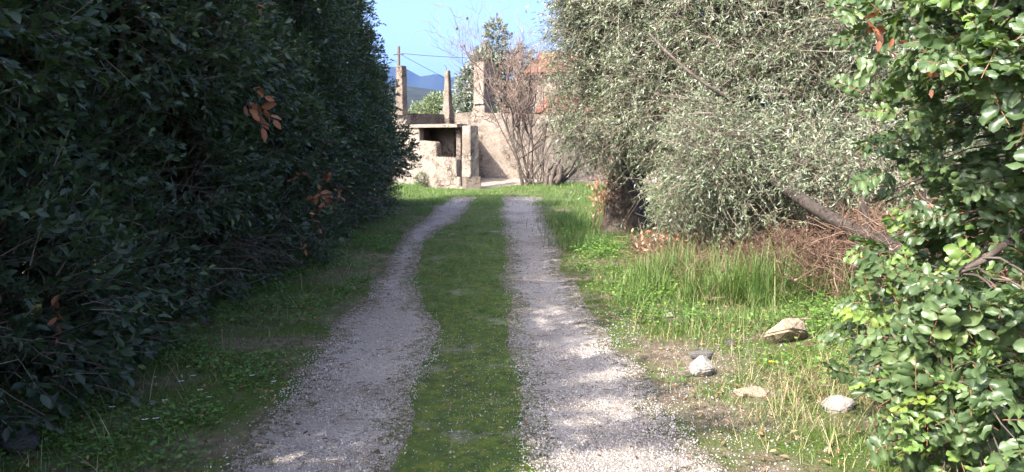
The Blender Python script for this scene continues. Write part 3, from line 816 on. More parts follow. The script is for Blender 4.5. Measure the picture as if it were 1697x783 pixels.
# ------------------------------------------------------------------ olive tree on the right
ol = wempty('olive_tree', (2.1, 14.2, 0))
tag(ol, 'large silvery olive tree with hollow dark trunk hanging low over the right verge', 'olive tree')
lumps = []
for (x, y, z, r) in [(1.55, 12.6, 3.0, 1.0), (1.45, 12.2, 4.1, 1.0), (1.5, 12.6, 2.0, .9), (1.6, 12.4, 5.1, 1.0), (2.3, 11.6, 3.6, 1.2), (2.4, 11.4, 2.4, 1.15), (2.5, 11.5, 4.8, 1.2), (2.5, 11.5, 1.4, .7),
                     (3.2, 10.6, 3.2, 1.25), (3.1, 10.3, 2.0, 1.15), (3.3, 10.7, 4.4, 1.25), (2.9, 10.6, 1.25, .75), (3.9, 9.8, 2.9, 1.2), (3.8, 9.6, 1.8, 1.05), (4.0, 9.8, 4.0, 1.2), (4.7, 9.2, 2.7, 1.2), (4.6, 9.0, 1.7, .9),
                     (4.9, 9.4, 3.7, 1.1), (2.4, 12.6, 5.6, 1.2), (3.4, 11.6, 5.4, 1.1), (3.4, 13.2, 3.6, 1.6), (4.6, 11.6, 3.4, 1.6), (2.2, 13.6, 3.2, 1.2), (4.2, 10.6, 4.9, 1.1), (1.25, 12.5, 3.6, .7), (3.6, 9.2, 1.35, .8), (2.7, 10.2, 1.0, .6), (4.3, 8.9, 1.3, .7), (3.3, 9.3, 1.0, .55), (2.5, 10.6, .75, .55), (2.9, 9.8, .75, .5), (3.7, 8.9, .95, .5), (4.5, 8.5, 1.1, .6), (2.6, 8.95, 1.05, .5), (3.2, 8.45, 1.2, .5), (2.15, 9.7, .95, .5), (3.8, 8.1, 1.35, .5), (2.3, 9.1, 1.5, .6)]:
    lumps.append((x, y, z, r, r, r * 0.92))
P, D = lump_points(lumps, 185, 0.40, lambda P, D: (D[:, 1] < 0.35) | (rng.random(len(P)) < 0.35))
hol = fbm(P[:, 0] * 1.9 + P[:, 1] * 0.7 + 12, P[:, 2] * 1.9, 3)
ok = (hol > 0.40) | (rng.random(len(P)) < 0.4) | (P[:, 0] < 1.9)
P, D = P[ok], D[ok]
Dout = D.copy()
D = nrm(D * 0.6 + rng.normal(size=D.shape) * 0.7 + np.array([0, 0, -0.05]))
lb, tb = MB(), MB()
cl = fbm(P[:, 0] * 1.3 + P[:, 1], P[:, 2] * 1.3, 3)
sprays(lb, tb, T_SLIM, P, D, rng.uniform(0.16, 0.36, len(P)), 12, 0.049, 0.85, 0.18, 0.05 + 0.75 * cl, 0.0028, 0.35, 0.22)
q = rng.choice(len(P), 900, replace=False)
sprays(lb, tb, T_SLIM, P[q], nrm(Dout[q] + rng.normal(size=(900, 3)) * 0.4), rng.uniform(0.4, 0.8, 900), 18, 0.05, 0.8, 0.45, 0.1 + 0.7 * cl[q], 0.003, 0.35, 0.22)
lb.build('foliage', M['olive'], ol)
# fine bare twigs tangled through the crown
q = rng.choice(len(P), 2600, replace=False)
kk = np.linspace(0, 1, 5); dq = nrm(rng.normal(size=(2600, 3)) + np.array([0, 0, -0.3])); Lq = rng.uniform(0.25, 0.9, 2600)
Q = P[q][:, None] + dq[:, None] * (Lq[:, None] * kk)[..., None] + np.cumsum(rng.normal(size=(2600, 5, 3)) * 0.02, 1)
tb.tubes(Q[:1800], np.array([0.006, 0.005, 0.004, 0.003, 0.002])[None] * np.ones((1800, 1)), 3, rng.random(1800) * 0.8)
tb.build('twigs', M['twig'], ol)
bb = MB()
base_pts = [(2.15, 14.4, 0.7)]
for pts, r0, r1 in [([(2.1, 14.4, 0.9), (2.0, 13.6, 2.0), (2.4, 12.2, 3.2), (2.9, 11.0, 4.6)], 0.16, 0.03), ([(2.2, 14.3, 1.0), (2.8, 13.2, 1.9), (3.6, 11.6, 2.5), (4.4, 10.0, 3.0)], 0.15, 0.035),
                    ([(3.5, 10.4, 1.75), (2.8, 9.6, 1.98), (2.3, 9.25, 2.18), (1.9, 9.35, 2.5), (1.65, 9.9, 2.9)], 0.030, 0.012), ([(2.9, 9.6, 2.0), (2.3, 9.1, 2.03), (1.7, 9.6, 2.15)], 0.018, 0.007),
                    ([(2.0, 13.8, 1.4), (1.5, 13.0, 2.6), (1.4, 12.3, 4.2), (1.5, 12, 5.4)], 0.10, 0.02), ([(2.6, 11.9, 3.4), (2.2, 10.9, 4.1), (1.9, 10.2, 4.9)], 0.045, 0.015),
                    ([(3.2, 10.9, 4.2), (2.8, 10.0, 4.6), (2.4, 9.6, 5.2)], 0.04, 0.012), ([(1.55, 12.6, 2.3), (1.3, 11.9, 3.0), (1.2, 11.6, 3.6)], 0.025, 0.01)]:
    limb(bb, pts, r0, r1, 8)
bb.build('limbs', M['bark'], ol)
# hollow old trunk: an open shell with a dark split on the camera side
def hollow_trunk():
    m = MB(); n, kz = 30, 12
    a = np.linspace(R(-65), R(245), n)          # gap faces the camera and right
    zs = np.linspace(-0.1, 1.15, kz)
    cx, cyy = 2.05, 14.0
    def shell(off):
        V = []
        for k, z in enumerate(zs):
            rr = (0.52 - 0.26 * (z / 1.15) ** 0.8 if z > 0 else 0.54) + off
            for j, an in enumerate(a):
                rj = rr * (1 + 0.18 * math.sin(an * 5 + z * 2) * (1 - z * 0.4) + 0.10 * (float(vnoise(an * 4, z * 5)) - 0.5))
                zt = z * (1 + 0.18 * (float(vnoise(an * 2.5 + 9, 3.3)) - 0.5)) if k == kz - 1 else z
                V.append((cx + rj * math.sin(an) - 0.10 * z, cyy - rj * math.cos(an) * 0.9 + 0.12 * z, zt))
        return np.array(V)
    Vo, Vi = shell(0), shell(-0.09)
    i, j = np.meshgrid(np.arange(n - 1), np.arange(kz - 1)); k = (j * n + i).ravel()
    q = np.stack([k, k + 1, k + n + 1, k + n], -1)
    o = n * kz
    V = np.concatenate([Vo, Vi]); top = (kz - 1) * n + np.arange(n - 1)
    rim = np.stack([top, top + 1, top + 1 + o, top + o], -1)
    e0 = np.arange(kz - 1) * n; sd = np.stack([e0, e0 + n, e0 + n + o, e0 + o], -1); e1 = e0 + n - 1; sd2 = np.stack([e1, e1 + o, e1 + n + o, e1 + n], -1)
    m.add(V, np.concatenate([q, q[:, ::-1] + o, rim, sd, sd2]))
    m.build('trunk', M['bark'], ol)
hollow_trunk()

# second, leaning trunk coming out of the brush
ln = wempty('leaning_trunk', (4.25, 6.5, 0))
tag(ln, 'bare dark trunk leaning up to the left out of the dry brush', 'trunk')
m = MB(); limb(m, [(4.3, 6.5, -0.1), (3.85, 6.6, 0.34), (3.45, 6.85, 0.60), (3.0, 7.6, 0.90), (2.82, 8.5, 1.15), (2.7, 9.2, 1.4)], 0.085, 0.045, 10, 18, 0.02)
m.build('trunk', M['shaded_bark'], ln)
m = MB(); limb(m, [(3.25, 7.2, 0.74), (3.2, 7.3, 1.0), (3.3, 7.5, 1.3)], 0.03, 0.010, 7)
m.build('branch', M['shaded_bark'], ln)
m = MB(); limb(m, [(3.5, 6.68, 0.56), (3.4, 6.7, 0.85), (3.45, 6.7, 1.2)], 0.022, 0.008, 6)
m.build('branch', M['shaded_bark'], ln)

# dark evergreen scrub behind the carob and olive
def scrub(label, lumps, dens, size, mat, tpl=T_SLIM, n=9, lo=0.1, hi=0.6, name='evergreen_shrub', cat='shrub', group=None, trunk=None, rmin=0.55, L=(0.15, 0.35), leaf_up=0.5):
    c = lumps[0]
    e = wempty(name, (c[0], c[1], 0)); tag(e, label, cat, group)
    P, D = lump_points(lumps, dens, rmin)
    D = nrm(D + rng.normal(size=D.shape) * 0.5 + np.array([0, 0, 0.2]))
    lb, tb = MB(), MB()
    sprays(lb, tb, tpl, P, D, rng.uniform(*L, len(P)), n, size, 0.85, 0.1, rng.uniform(lo, hi, len(P)), 0.004, leaf_up, 0.18)
    lb.build('foliage', mat, e)
    for l in (trunk or [c]):
        limb(tb, [(l[0], l[1], -0.2), (l[0] + 0.1, l[1], l[2] * 0.5), (l[0] - 0.05, l[1] + 0.1, l[2])], 0.10, 0.04, 8)
    tb.build('trunk', M['bark'], e)
    return e
scrub('dark evergreen shrub filling the gap behind the carob leaves', [(6.2, 7.6, 1.6, 1.5, 1.4, 1.5), (6.6, 7.2, 3.2, 1.5, 1.5, 1.4), (5.6, 8.6, 3.6, 1.3, 1.2, 1.3), (7.2, 6.2, 2.0, 1.3, 1.3, 1.7), (5.4, 8.8, 5.0, 1.4, 1.2, 1.1), (4.6, 9.9, 5.6, 1.2, 1.0, 0.9)], 85, 0.075, M['laurel'])

# trees beyond the terrace
scrub('dense broad-leaved evergreen tree rising behind the chimney', [(-1.3, 38.2, 3.4, 1.15, 1.1, 1.5), (-1.15, 38.2, 4.8, .9, .9, 1.1), (-0.75, 38.2, 6.1, .45, .5, 1.15), (-1.95, 38.2, 4.2, .55, .6, .8), (0.0, 38.5, 4.6, .9, .9, 1.0), (0.5, 38.6, 5.2, .5, .5, .8), (-2.1, 38.0, 2.8, .9, .9, 1.0), (0.3, 38.4, 3.2, 1.0, .9, 1.3)], 34, 0.16, M['broad'], T_DIA, 9, 0.2, 0.8, 'evergreen_tree', 'tree', leaf_up=0.2)
scrub('round pale grey-green olive left of the middle roof post', [(-4.6, 46, 2.6, 1.3, 1.2, 1.3), (-5.1, 46, 1.9, 1.3, 1.2, 1.2), (-4.0, 46, 3.2, 1.0, 1.0, 1.05)], 60, 0.15, M['far_olive'], T_DIA, 9, 0.2, 0.9, 'olive_tree', 'olive tree', 'olives beyond the roof terrace', leaf_up=0.2)
scrub('pale olive showing between middle roof post and chimney', [(-3.0, 48, 3.0, 1.2, 1.2, 1.2), (-2.4, 48, 2.2, 1.2, 1.2, 1.3)], 60, 0.15, M['far_olive'], T_DIA, 9, 0.1, 0.7, 'olive_tree', 'olive tree', 'olives beyond the roof terrace', leaf_up=0.2)
scrub('small olive mostly behind the left roof post', [(-7.3, 46, 2.2, 1.3, 1.2, 1.2), (-8.2, 47, 2.0, 1.2, 1.2, 1.5)], 60, 0.15, M['far_olive'], T_DIA, 9, 0.2, 0.8, 'olive_tree', 'olive tree', 'olives beyond the roof terrace', leaf_up=0.2)

scrub('small grey-green weedy bush at the foot of the stepped front wall', [(*fp(0.85, -0.22), 0.3, .16, .12, .32), (*fp(0.7, -0.2), 0.2, .14, .1, .22)], 260, 0.05, M['far_olive'], T_SLIM, 8, 0.0, 0.5, 'weedy_bush', 'bush', L=(0.06, 0.14))

# ------------------------------------------------------------------ bare shrub before the yard wall
def bare_shrub():
    e = wempty('bare_shrub', (0.75, 27.0, 0))
    tag(e, 'leafless many-stemmed shrub with a haze of pinkish twigs before the yard wall', 'shrub')
    g = float(H(0.75, 27.0)); sb, tw = MB(), MB()
    ends = []
    def grow(p, d, L, r, lev):
        k = 6; pts = [np.array(p)]; dd = np.array(d, float)
        for i in range(k - 1):
            dd = nrm(dd + rng.normal(size=3) * (0.09 if lev == 0 else 0.17) + np.array([0, 0, 0.09]))
            pts.append(pts[-1] + dd * L / (k - 1))
        pts = np.array(pts)
        (sb if lev <= 1 else tw).tubes(pts[None], (np.maximum(r, 0.0046) * np.linspace(1, 0.55, k))[None], 6 if lev == 0 else (4 if lev == 1 else 3), [rng.random()])
        if lev >= 4: ends.append(pts[-1]); return
        nb = (4, 5, 4, 3)[lev]
        for j in range(nb):
            i = int(rng.integers(2 if lev < 2 else 1, k))
            nd_ = nrm(dd + rng.normal(size=3) * (0.5 if lev < 2 else 0.75) + np.array([0, 0, 0.14]))
            grow(pts[i], nd_, L * rng.uniform(0.42, 0.68), r * 0.5, lev + 1)
    for i in range(10):
        a = rng.uniform(0, 6.28); s = rng.uniform(0.05, 0.72)
        grow((0.75 + rng.uniform(-0.45, 0.45), 27 + rng.uniform(-0.25, 0.25), g - 0.05), nrm(np.array([math.cos(a) * s - 0.06, math.sin(a) * s * 0.7, 1.0])), rng.uniform(2.3, 3.5), rng.uniform(0.026, 0.055), 0)
    # whippy suckers from the base
    for i in range(34):
        a = rng.uniform(0, 6.28); s = rng.uniform(0.1, 0.6)
        p0 = np.array([0.72 + rng.uniform(-0.55, 0.55), 26.9 + rng.uniform(-0.3, 0.3), g - 0.03])
        d = nrm(np.array([math.cos(a) * s - 0.05, math.sin(a) * s * 0.6, 1.0])); L = rng.uniform(0.7, 2.4)
        kk = np.linspace(0, 1, 6)[:, None]
        sb.tubes((p0 + d * L * kk + np.array([d[0], d[1], 0]) * 0.25 * L * kk ** 2 + rng.normal(size=(6, 3)) * 0.012)[None], (0.010 * np.linspace(1, 0.5, 6))[None], 4, [rng.uniform(0.5, 1)])
    sb.build('stems', M['bark'], e); tw.build('twigs', M['pinktwig'], e)
    # a few dried fruits at the upper left twig ends
    ends_a = np.array(ends); sel = ends_a[(ends_a[:, 2] > 3.6)]
    for i in rng.choice(len(sel), 9, replace=False):
        bm = bmesh.new(); bmesh.ops.create_icosphere(bm, subdivisions=2, radius=0.045)
        for v in bm.verts:
            if v.co.z < -0.03: v.co *= 1.35
        bmesh.ops.translate(bm, verts=bm.verts, vec=Vector(sel[i]) - Vector((0, 0, 0.04)))
        me = bpy.data.meshes.new('dried_fruit'); bm.to_mesh(me); bm.free()
        link('dried_fruit', me, M['bark'], e)
bare_shrub()

# cut, leaning stems beside it
cs = wempty('coppiced_stump', (1.75, 26.6, 0))
tag(cs, 'clump of thick sawn-off stems leaning right beside the bare shrub', 'stump')
m = MB(); gz = float(H(1.6, 26.6))
for i in range(8):
    b0 = np.array([1.25 + rng.uniform(-0.15, 0.2), 26.6 + rng.uniform(-0.2, 0.2), gz - 0.1])
    tp = b0 + np.array([rng.uniform(0.15, 0.95), rng.uniform(-0.2, 0.2), rng.uniform(0.75, 1.2)])
    limb(m, [b0, (b0 + tp) / 2 + rng.normal(size=3) * 0.05, tp], 0.085, 0.055, 7, 8)
m.build('stems', M['bark'], cs)

# ------------------------------------------------------------------ carob in the right foreground
def carob():
    e = wempty('carob_tree', (2.9, 3.7, 0))
    tag(e, 'carob tree with glossy rounded leaflets leaning in from the right foreground', 'carob tree')
    # leaflet templates: wavy, notched at the end
    def leaflet(ph, curl):
        nu, nv = 7, 5; V = []
        for i in range(nu):
            u = i / (nu - 1)
            wd = 0.345 * (math.sin(math.pi * min(1, u * 0.93 + 0.035)) ** 0.55) * (0.80 + 0.25 * u)
            for j in range(nv):
                v = j / (nv - 1) * 2 - 1
                uu = u - (0.05 * (1 - abs(v)) if i == nu - 1 else 0) 
                z = curl * v * v * 0.20 - 0.15 * u * u + 0.085 * math.sin(u * 9 + ph + v) * abs(v) ** 1.5
                V.append((uu, v * wd * (1 + 0.11 * math.sin(u * 13 + ph * 2) * abs(v)), z))
        k = np.array([i * nv + j for i in range(nu - 1) for j in range(nv - 1)])
        return np.array(V), [np.stack([k, k + nv, k + nv + 1, k + 1], -1)]
    LT = [leaflet(0.3, 1.0), leaflet(2.2, 0.4), leaflet(4.1, -0.5)]
    xm = lambda z: np.interp(z, [0.05, 0.3, 0.6, 0.75, 0.95, 1.2, 1.35, 1.5, 1.7, 2.1, 2.6, 3.0], [1.90, 1.56, 1.40, 1.55, 1.49, 1.72, 1.76, 1.64, 1.50, 1.46, 1.58, 1.8])
    lf, yl, rb, br = MB(), MB(), MB(), MB()
    # skeleton limbs
    nodes_ = []
    tr = MB()
    nodes_.append(limb(tr, [(3.3, 3.8, -0.1), (3.15, 3.7, 0.7), (2.9, 3.6, 1.4), (2.6, 3.5, 2.2), (2.3, 3.3, 3.0)], 0.12, 0.04, 10))
    tr.build('trunk', M['bark'], e)
    for pts in ([(3.15, 3.7, 0.6), (2.6, 3.3, 0.75), (2.1, 3.0, 0.7), (1.6, 2.9, 0.72)], [(3.1, 3.7, 1.0), (2.5, 3.2, 1.3), (2.0, 2.9, 1.35), (1.6, 2.8, 1.15)],
                [(2.9, 3.6, 1.4), (2.3, 3.1, 1.8), (1.8, 2.8, 1.95), (1.45, 2.7, 1.8)], [(2.75, 3.55, 1.9), (2.2, 3.0, 2.4), (1.7, 2.7, 2.5)], [(3.2, 3.7, 0.4), (2.6, 3.0, 0.3), (2.0, 2.7, 0.35)],
                [(2.9, 3.6, 1.5), (2.7, 2.8, 1.9), (2.3, 2.3, 2.1)], [(3.1, 3.7, 0.9), (2.7, 2.7, 1.1), (2.2, 2.3, 1.0)]):
        nodes_.append(limb(br, pts, 0.035, 0.010, 7, 14, 0.02))
    N = np.concatenate(nodes_)
    n = 640
    z = rng.uniform(0.22, 3.0, n); y = rng.uniform(2.15, 4.3, n)
    depth_in = rng.exponential(0.40, n)
    x = xm(z) + 0.10 * (fbm(y * 2, z * 2.5, 2) - 0.5) * 4 * 0.6 + depth_in + 0.18 * np.maximum(0, y - 2.9)
    ok = (x < 3.4) & ((y > 2.3) | (x > 1.55))
    E = np.stack([x, y, z], -1)[ok]
    for p in E:
        d2 = ((N - p) ** 2).sum(1); a = N[int(np.argmin(d2))]
        dv = p - a; L = np.linalg.norm(dv)
        if L > 0.75: a = p - dv / L * 0.75; dv = p - a; L = 0.75
        k = 7; kk = np.linspace(0, 1, k)[:, None]
        c = a + dv * kk + np.array([0, 0, 0.10 * L]) * np.sin(kk * math.pi) + rng.normal(size=(k, 3)) * 0.008
        br.tubes(c[None], np.linspace(0.0055, 0.0022, k)[None], 4, [rng.random()])
        young = (rng.random() < (0.25 if p[2] < 1.25 else 0.03)) and (p[0] < xm(p[2]) + 0.35)
        nl = int(rng.integers(3, 5))
        for q in range(nl):
            t = 1 - 0.19 * q - rng.uniform(0, 0.05)
            b = a + dv * t + np.array([0, 0, 0.10 * L * math.sin(t * math.pi)])
            tan = dv / max(L, 1e-3)
            out = nrm(tan * (0.9 if q == 0 else 0.35) + rng.normal(size=3) * 0.55 + np.array([-0.25, -0.25, 0.15 - 0.25 * (p[2] > 1.9)]))
            up = nrm(np.array([-0.35, -0.45, 0.8]) + rng.normal(size=3) * 0.45)
            side = nrm(np.cross(up, out)); up = np.cross(out, side)
            pr = int(rng.integers(3, 6)); Lr = 0.032 * pr + 0.02
            s_ = (0.056 if not young else 0.047) * rng.uniform(0.82, 1.2)
            Q = b + out * Lr * np.linspace(0, 1, 4)[:, None] - np.array([0, 0, 0.012]) * np.linspace(0, 1, 4)[:, None] ** 2
            rb.tubes(Q[None], np.linspace(0.0019, 0.0011, 4)[None], 4, [rng.random()])
            tb_ = rng.uniform(0.15, 0.75); tgt = yl if young else lf
            for r_ in range(pr):
                for sg in (-1, 1):
                    if rng.random() < 0.05: continue
                    pp = b + out * (0.022 + 0.032 * r_) - np.array([0, 0, 0.012]) * (r_ / pr) ** 2
                    X = nrm(side * sg + out * rng.uniform(0.15, 0.5) + rng.normal(size=3) * 0.10)
                    Zv = nrm(up + rng.normal(size=3) * 0.34); Yv = nrm(np.cross(Zv, X)); Zv = np.cross(X, Yv)
                    T = LT[int(rng.integers(3))]
                    tgt.inst(T[0], T[1], pp[None], X[None], Yv[None], Zv[None], np.array([s_ * rng.uniform(0.8, 1.15) * (0.8 + 0.3 * math.sin(math.pi * (r_ + 0.6) / pr))]), np.array([np.clip(tb_ + rng.normal() * 0.13, 0, 1)]))
    lf.build('mature_leaves', M['carob'], e, True); o = yl.build('young_leaves', M['carob_young'], e, True); o['label'] = 'bright yellow-green young leaves'
    rb.build('leaf_stalks', M['redtwig'], e); br.build('branches', M['bark'], e)
    d = dead_sprig(e, 1.55, 3.4, 2.13, 3, 0.05)
carob()

# ------------------------------------------------------------------ dry brush under the olive
m = MB()
n = 26000
x = rng.uniform(1.7, 6.0, n); y = 8.6 - 0.15 * (x - 3.5) + rng.normal(size=n) * 0.6 - 1.15 * sm(2.4, 3.2, x) * rng.random(n) + 1.1 * (x < 2.5) * rng.random(n) * 2
hgt = (0.22 + 0.75 * sm(2.1, 3.6, x)) * (0.6 + 0.8 * fbm(x, y, 2))
z0 = H(x, y) + hgt * rng.random(n) * 0.9
d = nrm(np.stack([rng.normal(size=n), rng.normal(size=n), 0.35 + rng.normal(size=n) * 0.9], -1)); L = rng.uniform(0.08, 0.42, n)
kk = np.linspace(0, 1, 5)
Q = np.stack([x, y, z0], -1)[:, None] + d[:, None] * (L[:, None] * kk)[..., None]
Q[..., 2] -= (0.12 * L[:, None] * kk ** 2)
Q += np.cumsum(rng.normal(size=Q.shape) * 0.012, 1)
Q[..., 2] = np.maximum(Q[..., 2], H(Q[..., 0], Q[..., 1]))
m.tubes(Q, np.array([0.0045, 0.004, 0.0035, 0.003, 0.002])[None] * (0.45 + 1.4 * rng.random((n, 1)) ** 4), 3, np.clip(rng.beta(2, 2.4, n) + 0.5 * (fbm(x * 1.5, y * 1.5 + 8, 3) - 0.5), 0, 1))
i = rng.choice(n, 7000, replace=False); i = i[z0[i] > 0.05]
m.inst(T_LEAF[0], T_LEAF[1], Q[i, 3] + rng.normal(size=(len(i), 3)) * 0.02, rdir(len(i)), *(lambda a, b: (a, b))(*np.swapaxes(np.stack([rdir(len(i)), rdir(len(i))], 1), 0, 1)), rng.uniform(0.015, 0.045, len(i)), rng.random(len(i)))
tag(m.build('dry_brush', M['deadbrush']), 'tangle of dry brown stems and twigs below the olive', 'brush', kind='stuff')

def dead_leaf_pile(label, c, r, n, size):
    m = MB()
    P = np.array(c) + rng.normal(size=(n, 3)) * np.array(r)
    P[:, 2] = np.maximum(P[:, 2], H(P[:, 0], P[:, 1]) + 0.02)
    D = rdir(n); Y = nrm(np.cross(rdir(n), D)); Z = np.cross(D, Y)
    m.inst(T_LEAF[0], T_LEAF[1], P, D, Y, Z, size * rng.uniform(0.6, 1.3, n), rng.uniform(0.3, 1, n))
    b = MB(); k = n // 12
    p0 = np.array([c[0], c[1], float(H(c[0], c[1]))]) + rng.normal(size=(k, 3)) * np.array([0.15, 0.15, 0])
    t = np.linspace(0, 1, 4)[None, :, None]
    b.tubes(p0[:, None] * (1 - t) + P[:k][:, None] * t, np.full((k, 4), 0.004), 3, rng.random(k))
    e = wempty('dead_shrub', (c[0], c[1], 0)); tag(e, label, 'dead shrub', 'withered orange shrubs on the right verge')
    m.build('dead_leaves', M['rust_leaf_pale'], e); b.build('twigs', M['deadbrush'], e)
M['rust_leaf_pale'] = leaf_mat('withered orange leaves', [(0, (0.24, 0.10, 0.055)), (0.6, (0.44, 0.21, 0.13)), (1, (0.56, 0.33, 0.22))], 0.8, 0.2, (0.5, 0.22, 0.1))
dead_leaf_pile('withered shrub with pale orange leaves left of the hollow olive trunk', (1.62, 14.0, 0.75), (0.16, 0.2, 0.22), 330, 0.07)
dead_leaf_pile('low withered orange-brown shrub at the edge of the tall grass', (2.1, 10.3, 0.28), (0.22, 0.2, 0.12), 260, 0.07)

# ------------------------------------------------------------------ grasses and ground cover
def scatter(n, x0, x1, y0, y1, f):
    x = rng.uniform(x0, x1, n); y = rng.uniform(y0, y1, n)
    ok = rng.random(n) < f(x, y)
    return x[ok], y[ok]

STONES = [(1.30, 5.25, 0.13), (2.08, 5.85, 0.26), (1.92, 4.55, 0.15), (1.52, 4.9, 0.14), (1.43, 7.1, 0.10)]
def clearings(x, y):
    f = np.ones(np.shape(x))
    for a, b, r in STONES: f = f * (1 - 0.93 * np.exp(-(((x - a) / r) ** 2 + ((y - b) / (r * 1.6)) ** 2) ** 2))
    return f
def verge_right(x, y):
    l = lane(y)
    e = l[3] + 0.25 * (fbm(y * 1.3, y * 0 + 2, 3) - 0.5)
    near_edge = sm(0.0, 0.55, x - e)
    patch = sm(0.28, 0.55, fbm(x * 1.6 + 4, y * 1.6, 3))
    return near_edge * (0.15 + 0.85 * patch) * (0.45 + 0.55 * sm(4.8, 6.6, y + 0.5 * (x - 1.2))) * clearings(x, y)
def verge_left(x, y):
    l = lane(y)
    return sm(0.0, 0.35, l[0] - x + 0.15 * (fbm(y * 2, y * 0 + 7, 2) - 0.5)) * (1 - 0.8 * sm(-2.9, -3.4, x)) * (0.3 + 0.7 * sm(0.3, 0.6, fbm(x * 1.5, y * 1.5 + 40, 3)))
def median(x, y):
    l = lane(y)
    c = (l[1] + l[2]) / 2; hw = (l[2] - l[1]) / 2
    return (1 - sm(0.6, 1.5, np.abs(x - c) / np.maximum(hw, 0.05))) * sm(0.30, 0.58, fbm(x * 2.1 + 9, y * 1.4, 3)) * (0.45 + 0.55 * sm(5, 9, y))

m = MB()
x, y = scatter(150000, 0.6, 5.6, 3.2, 21, verge_right)
near = 1 - sm(5.2, 7.5, y)
h = rng.uniform(0.03, 0.13, len(x)) * (0.5 + 0.7 * sm(0.9, 1.9, x)) * (0.55 + 0.9 * fbm(x * 1.8, y * 1.8 + 11, 3))
blades(m, x, y, h, rng.uniform(0.003, 0.0055, len(x)), rng.uniform(0.05, 0.7, len(x)), np.clip(rng.normal(0.25, 0.2, len(x)) + 0.6 * fbm(x * 1.1 + 50, y * 1.1, 3) + 0.5 * (rng.random(len(x)) < 0.06 + 0.3 * near), 0, 1))
x, y = scatter(46000, -3.6, -1.1, 2.8, 21, verge_left)
blades(m, x, y, rng.uniform(0.02, 0.085, len(x)), rng.uniform(0.003, 0.005, len(x)), rng.uniform(0.05, 0.8, len(x)), np.clip(rng.normal(0.3, 0.22, len(x)) + 0.5 * (rng.random(len(x)) < 0.06), 0, 1))
tag(m.build('verge_grass', M['grass']), 'short green grass along both verges of the lane', 'grass', kind='stuff')

m = MB()
x, y = scatter(95000, -1.7, 0.4, 3.2, 22.5, median)
blades(m, x, y, rng.uniform(0.012, 0.05, len(x)) * (0.25 + 2.2 * fbm(x * 5, y * 5, 2) ** 2), rng.uniform(0.0025, 0.0045, len(x)), rng.uniform(0.1, 0.9, len(x)), np.clip(rng.normal(0.1, 0.18, len(x)) + 0.75 * fbm(x * 2.5 + 6, y * 2.5, 3) + 0.5 * (rng.random(len(x)) < 0.05), 0, 1))
k = 170
tx, ty = rng.uniform(-1.6, 0.25, k * 4), 3.3 + 17 * rng.random(k * 4) ** 1.3
ok = rng.random(k * 4) < median(tx, ty) * 0.8; tx, ty = tx[ok], ty[ok]
rep_ = rng.integers(14, 40, len(tx)); x = np.repeat(tx, rep_); y = np.repeat(ty, rep_); th = np.repeat(rng.uniform(0.03, 0.11, len(tx)), rep_); tn = np.repeat(rng.uniform(0.15, 0.8, len(tx)), rep_)
x = x + rng.normal(size=len(x)) * 0.03; y = y + rng.normal(size=len(x)) * 0.03
blades(m, x, y, th * rng.uniform(0.5, 1.15, len(x)), rng.uniform(0.0022, 0.004, len(x)), 0.1 + 1.0 * rng.random(len(x)), np.clip(tn + rng.normal(size=len(x)) * 0.12 + 0.5 * (rng.random(len(x)) < 0.1), 0, 1))
tag(m.build('lane_grass', M['grass']), 'sparse low grass on the mossy middle of the lane', 'grass', kind='stuff')

m = MB()
def meadow(x, y):
    l = lane(np.minimum(y, 22.9))
    on = ((x > l[0] + 0.1) & (x < l[1] - 0.1)) | ((x > l[2] + 0.1) & (x < l[3] - 0.2))
    path = np.where(y < 23.2, on, False)
    yard_ = (y > 26.6) & (x > -1.8) & (x < 0.6)
    return np.where(path | yard_, 0.05, 0.35 + 0.65 * sm(0.3, 0.55, fbm(x * 1.2, y * 1.2 + 70, 3)))
x, y = scatter(90000, -6, 6.5, 20, 28.5, meadow)
ok = ~((y > 28.2 - 0.57 * (x + 3.75)) & (x < -1.4))
x, y = x[ok], y[ok]
blades(m, x, y, rng.uniform(0.025, 0.10, len(x)) * (1 + 0.8 * (x < -3) + 0.6 * (x > 1)) * (0.4 + 1.1 * fbm(x * 1.4, y * 1.4 + 5, 3)), rng.uniform(0.006, 0.011, len(x)), rng.uniform(0.05, 0.6, len(x)), np.clip(rng.normal(0.62, 0.16, len(x)), 0, 0.97))
tag(m.build('meadow_grass', M['grass']), 'bright sunlit grass in front of the ruined house', 'grass', kind='stuff')

# tall grass
m = MB()
n = 15000
x = rng.normal(2.2, 0.65, n); y = 8.0 - 0.7 * (x - 2.2) + rng.normal(size=n) * 0.8
ok = (x > 1.05) & (x < 3.4) & (y > 6.2) & (y < 9.4 - 0.9 * np.maximum(0, x - 1.8)) & (rng.random(n) < sm(0.40, 0.64, fbm(x * 1.7 + 20, y * 1.7, 3)) * clearings(x, y))
x, y = x[ok], y[ok]
blades(m, x, y, (0.14 + 0.46 * rng.random(len(x)) ** 1.3) * (0.55 + 0.5 * sm(1.1, 2.2, x)) * (0.6 + 0.8 * fbm(x * 2.2 + 3, y * 2.2, 2)), rng.uniform(0.004, 0.010, len(x)), 0.04 + 1.0 * rng.random(len(x)) ** 2, np.clip(rng.normal(0.62, 0.2, len(x)), 0, 1))
x = rng.normal(1.25, 0.3, 3000); y = rng.uniform(11.5, 17, 3000)
blades(m, x, y, rng.uniform(0.05, 0.24, 3000), rng.uniform(0.006, 0.010, 3000), rng.uniform(0.02, 0.5, 3000), np.clip(rng.normal(0.45, 0.2, 3000), 0, 1))
tag(m.build('tall_grass', M['grass']), 'tall fresh green grass below the olive on the right', 'grass', kind='stuff')

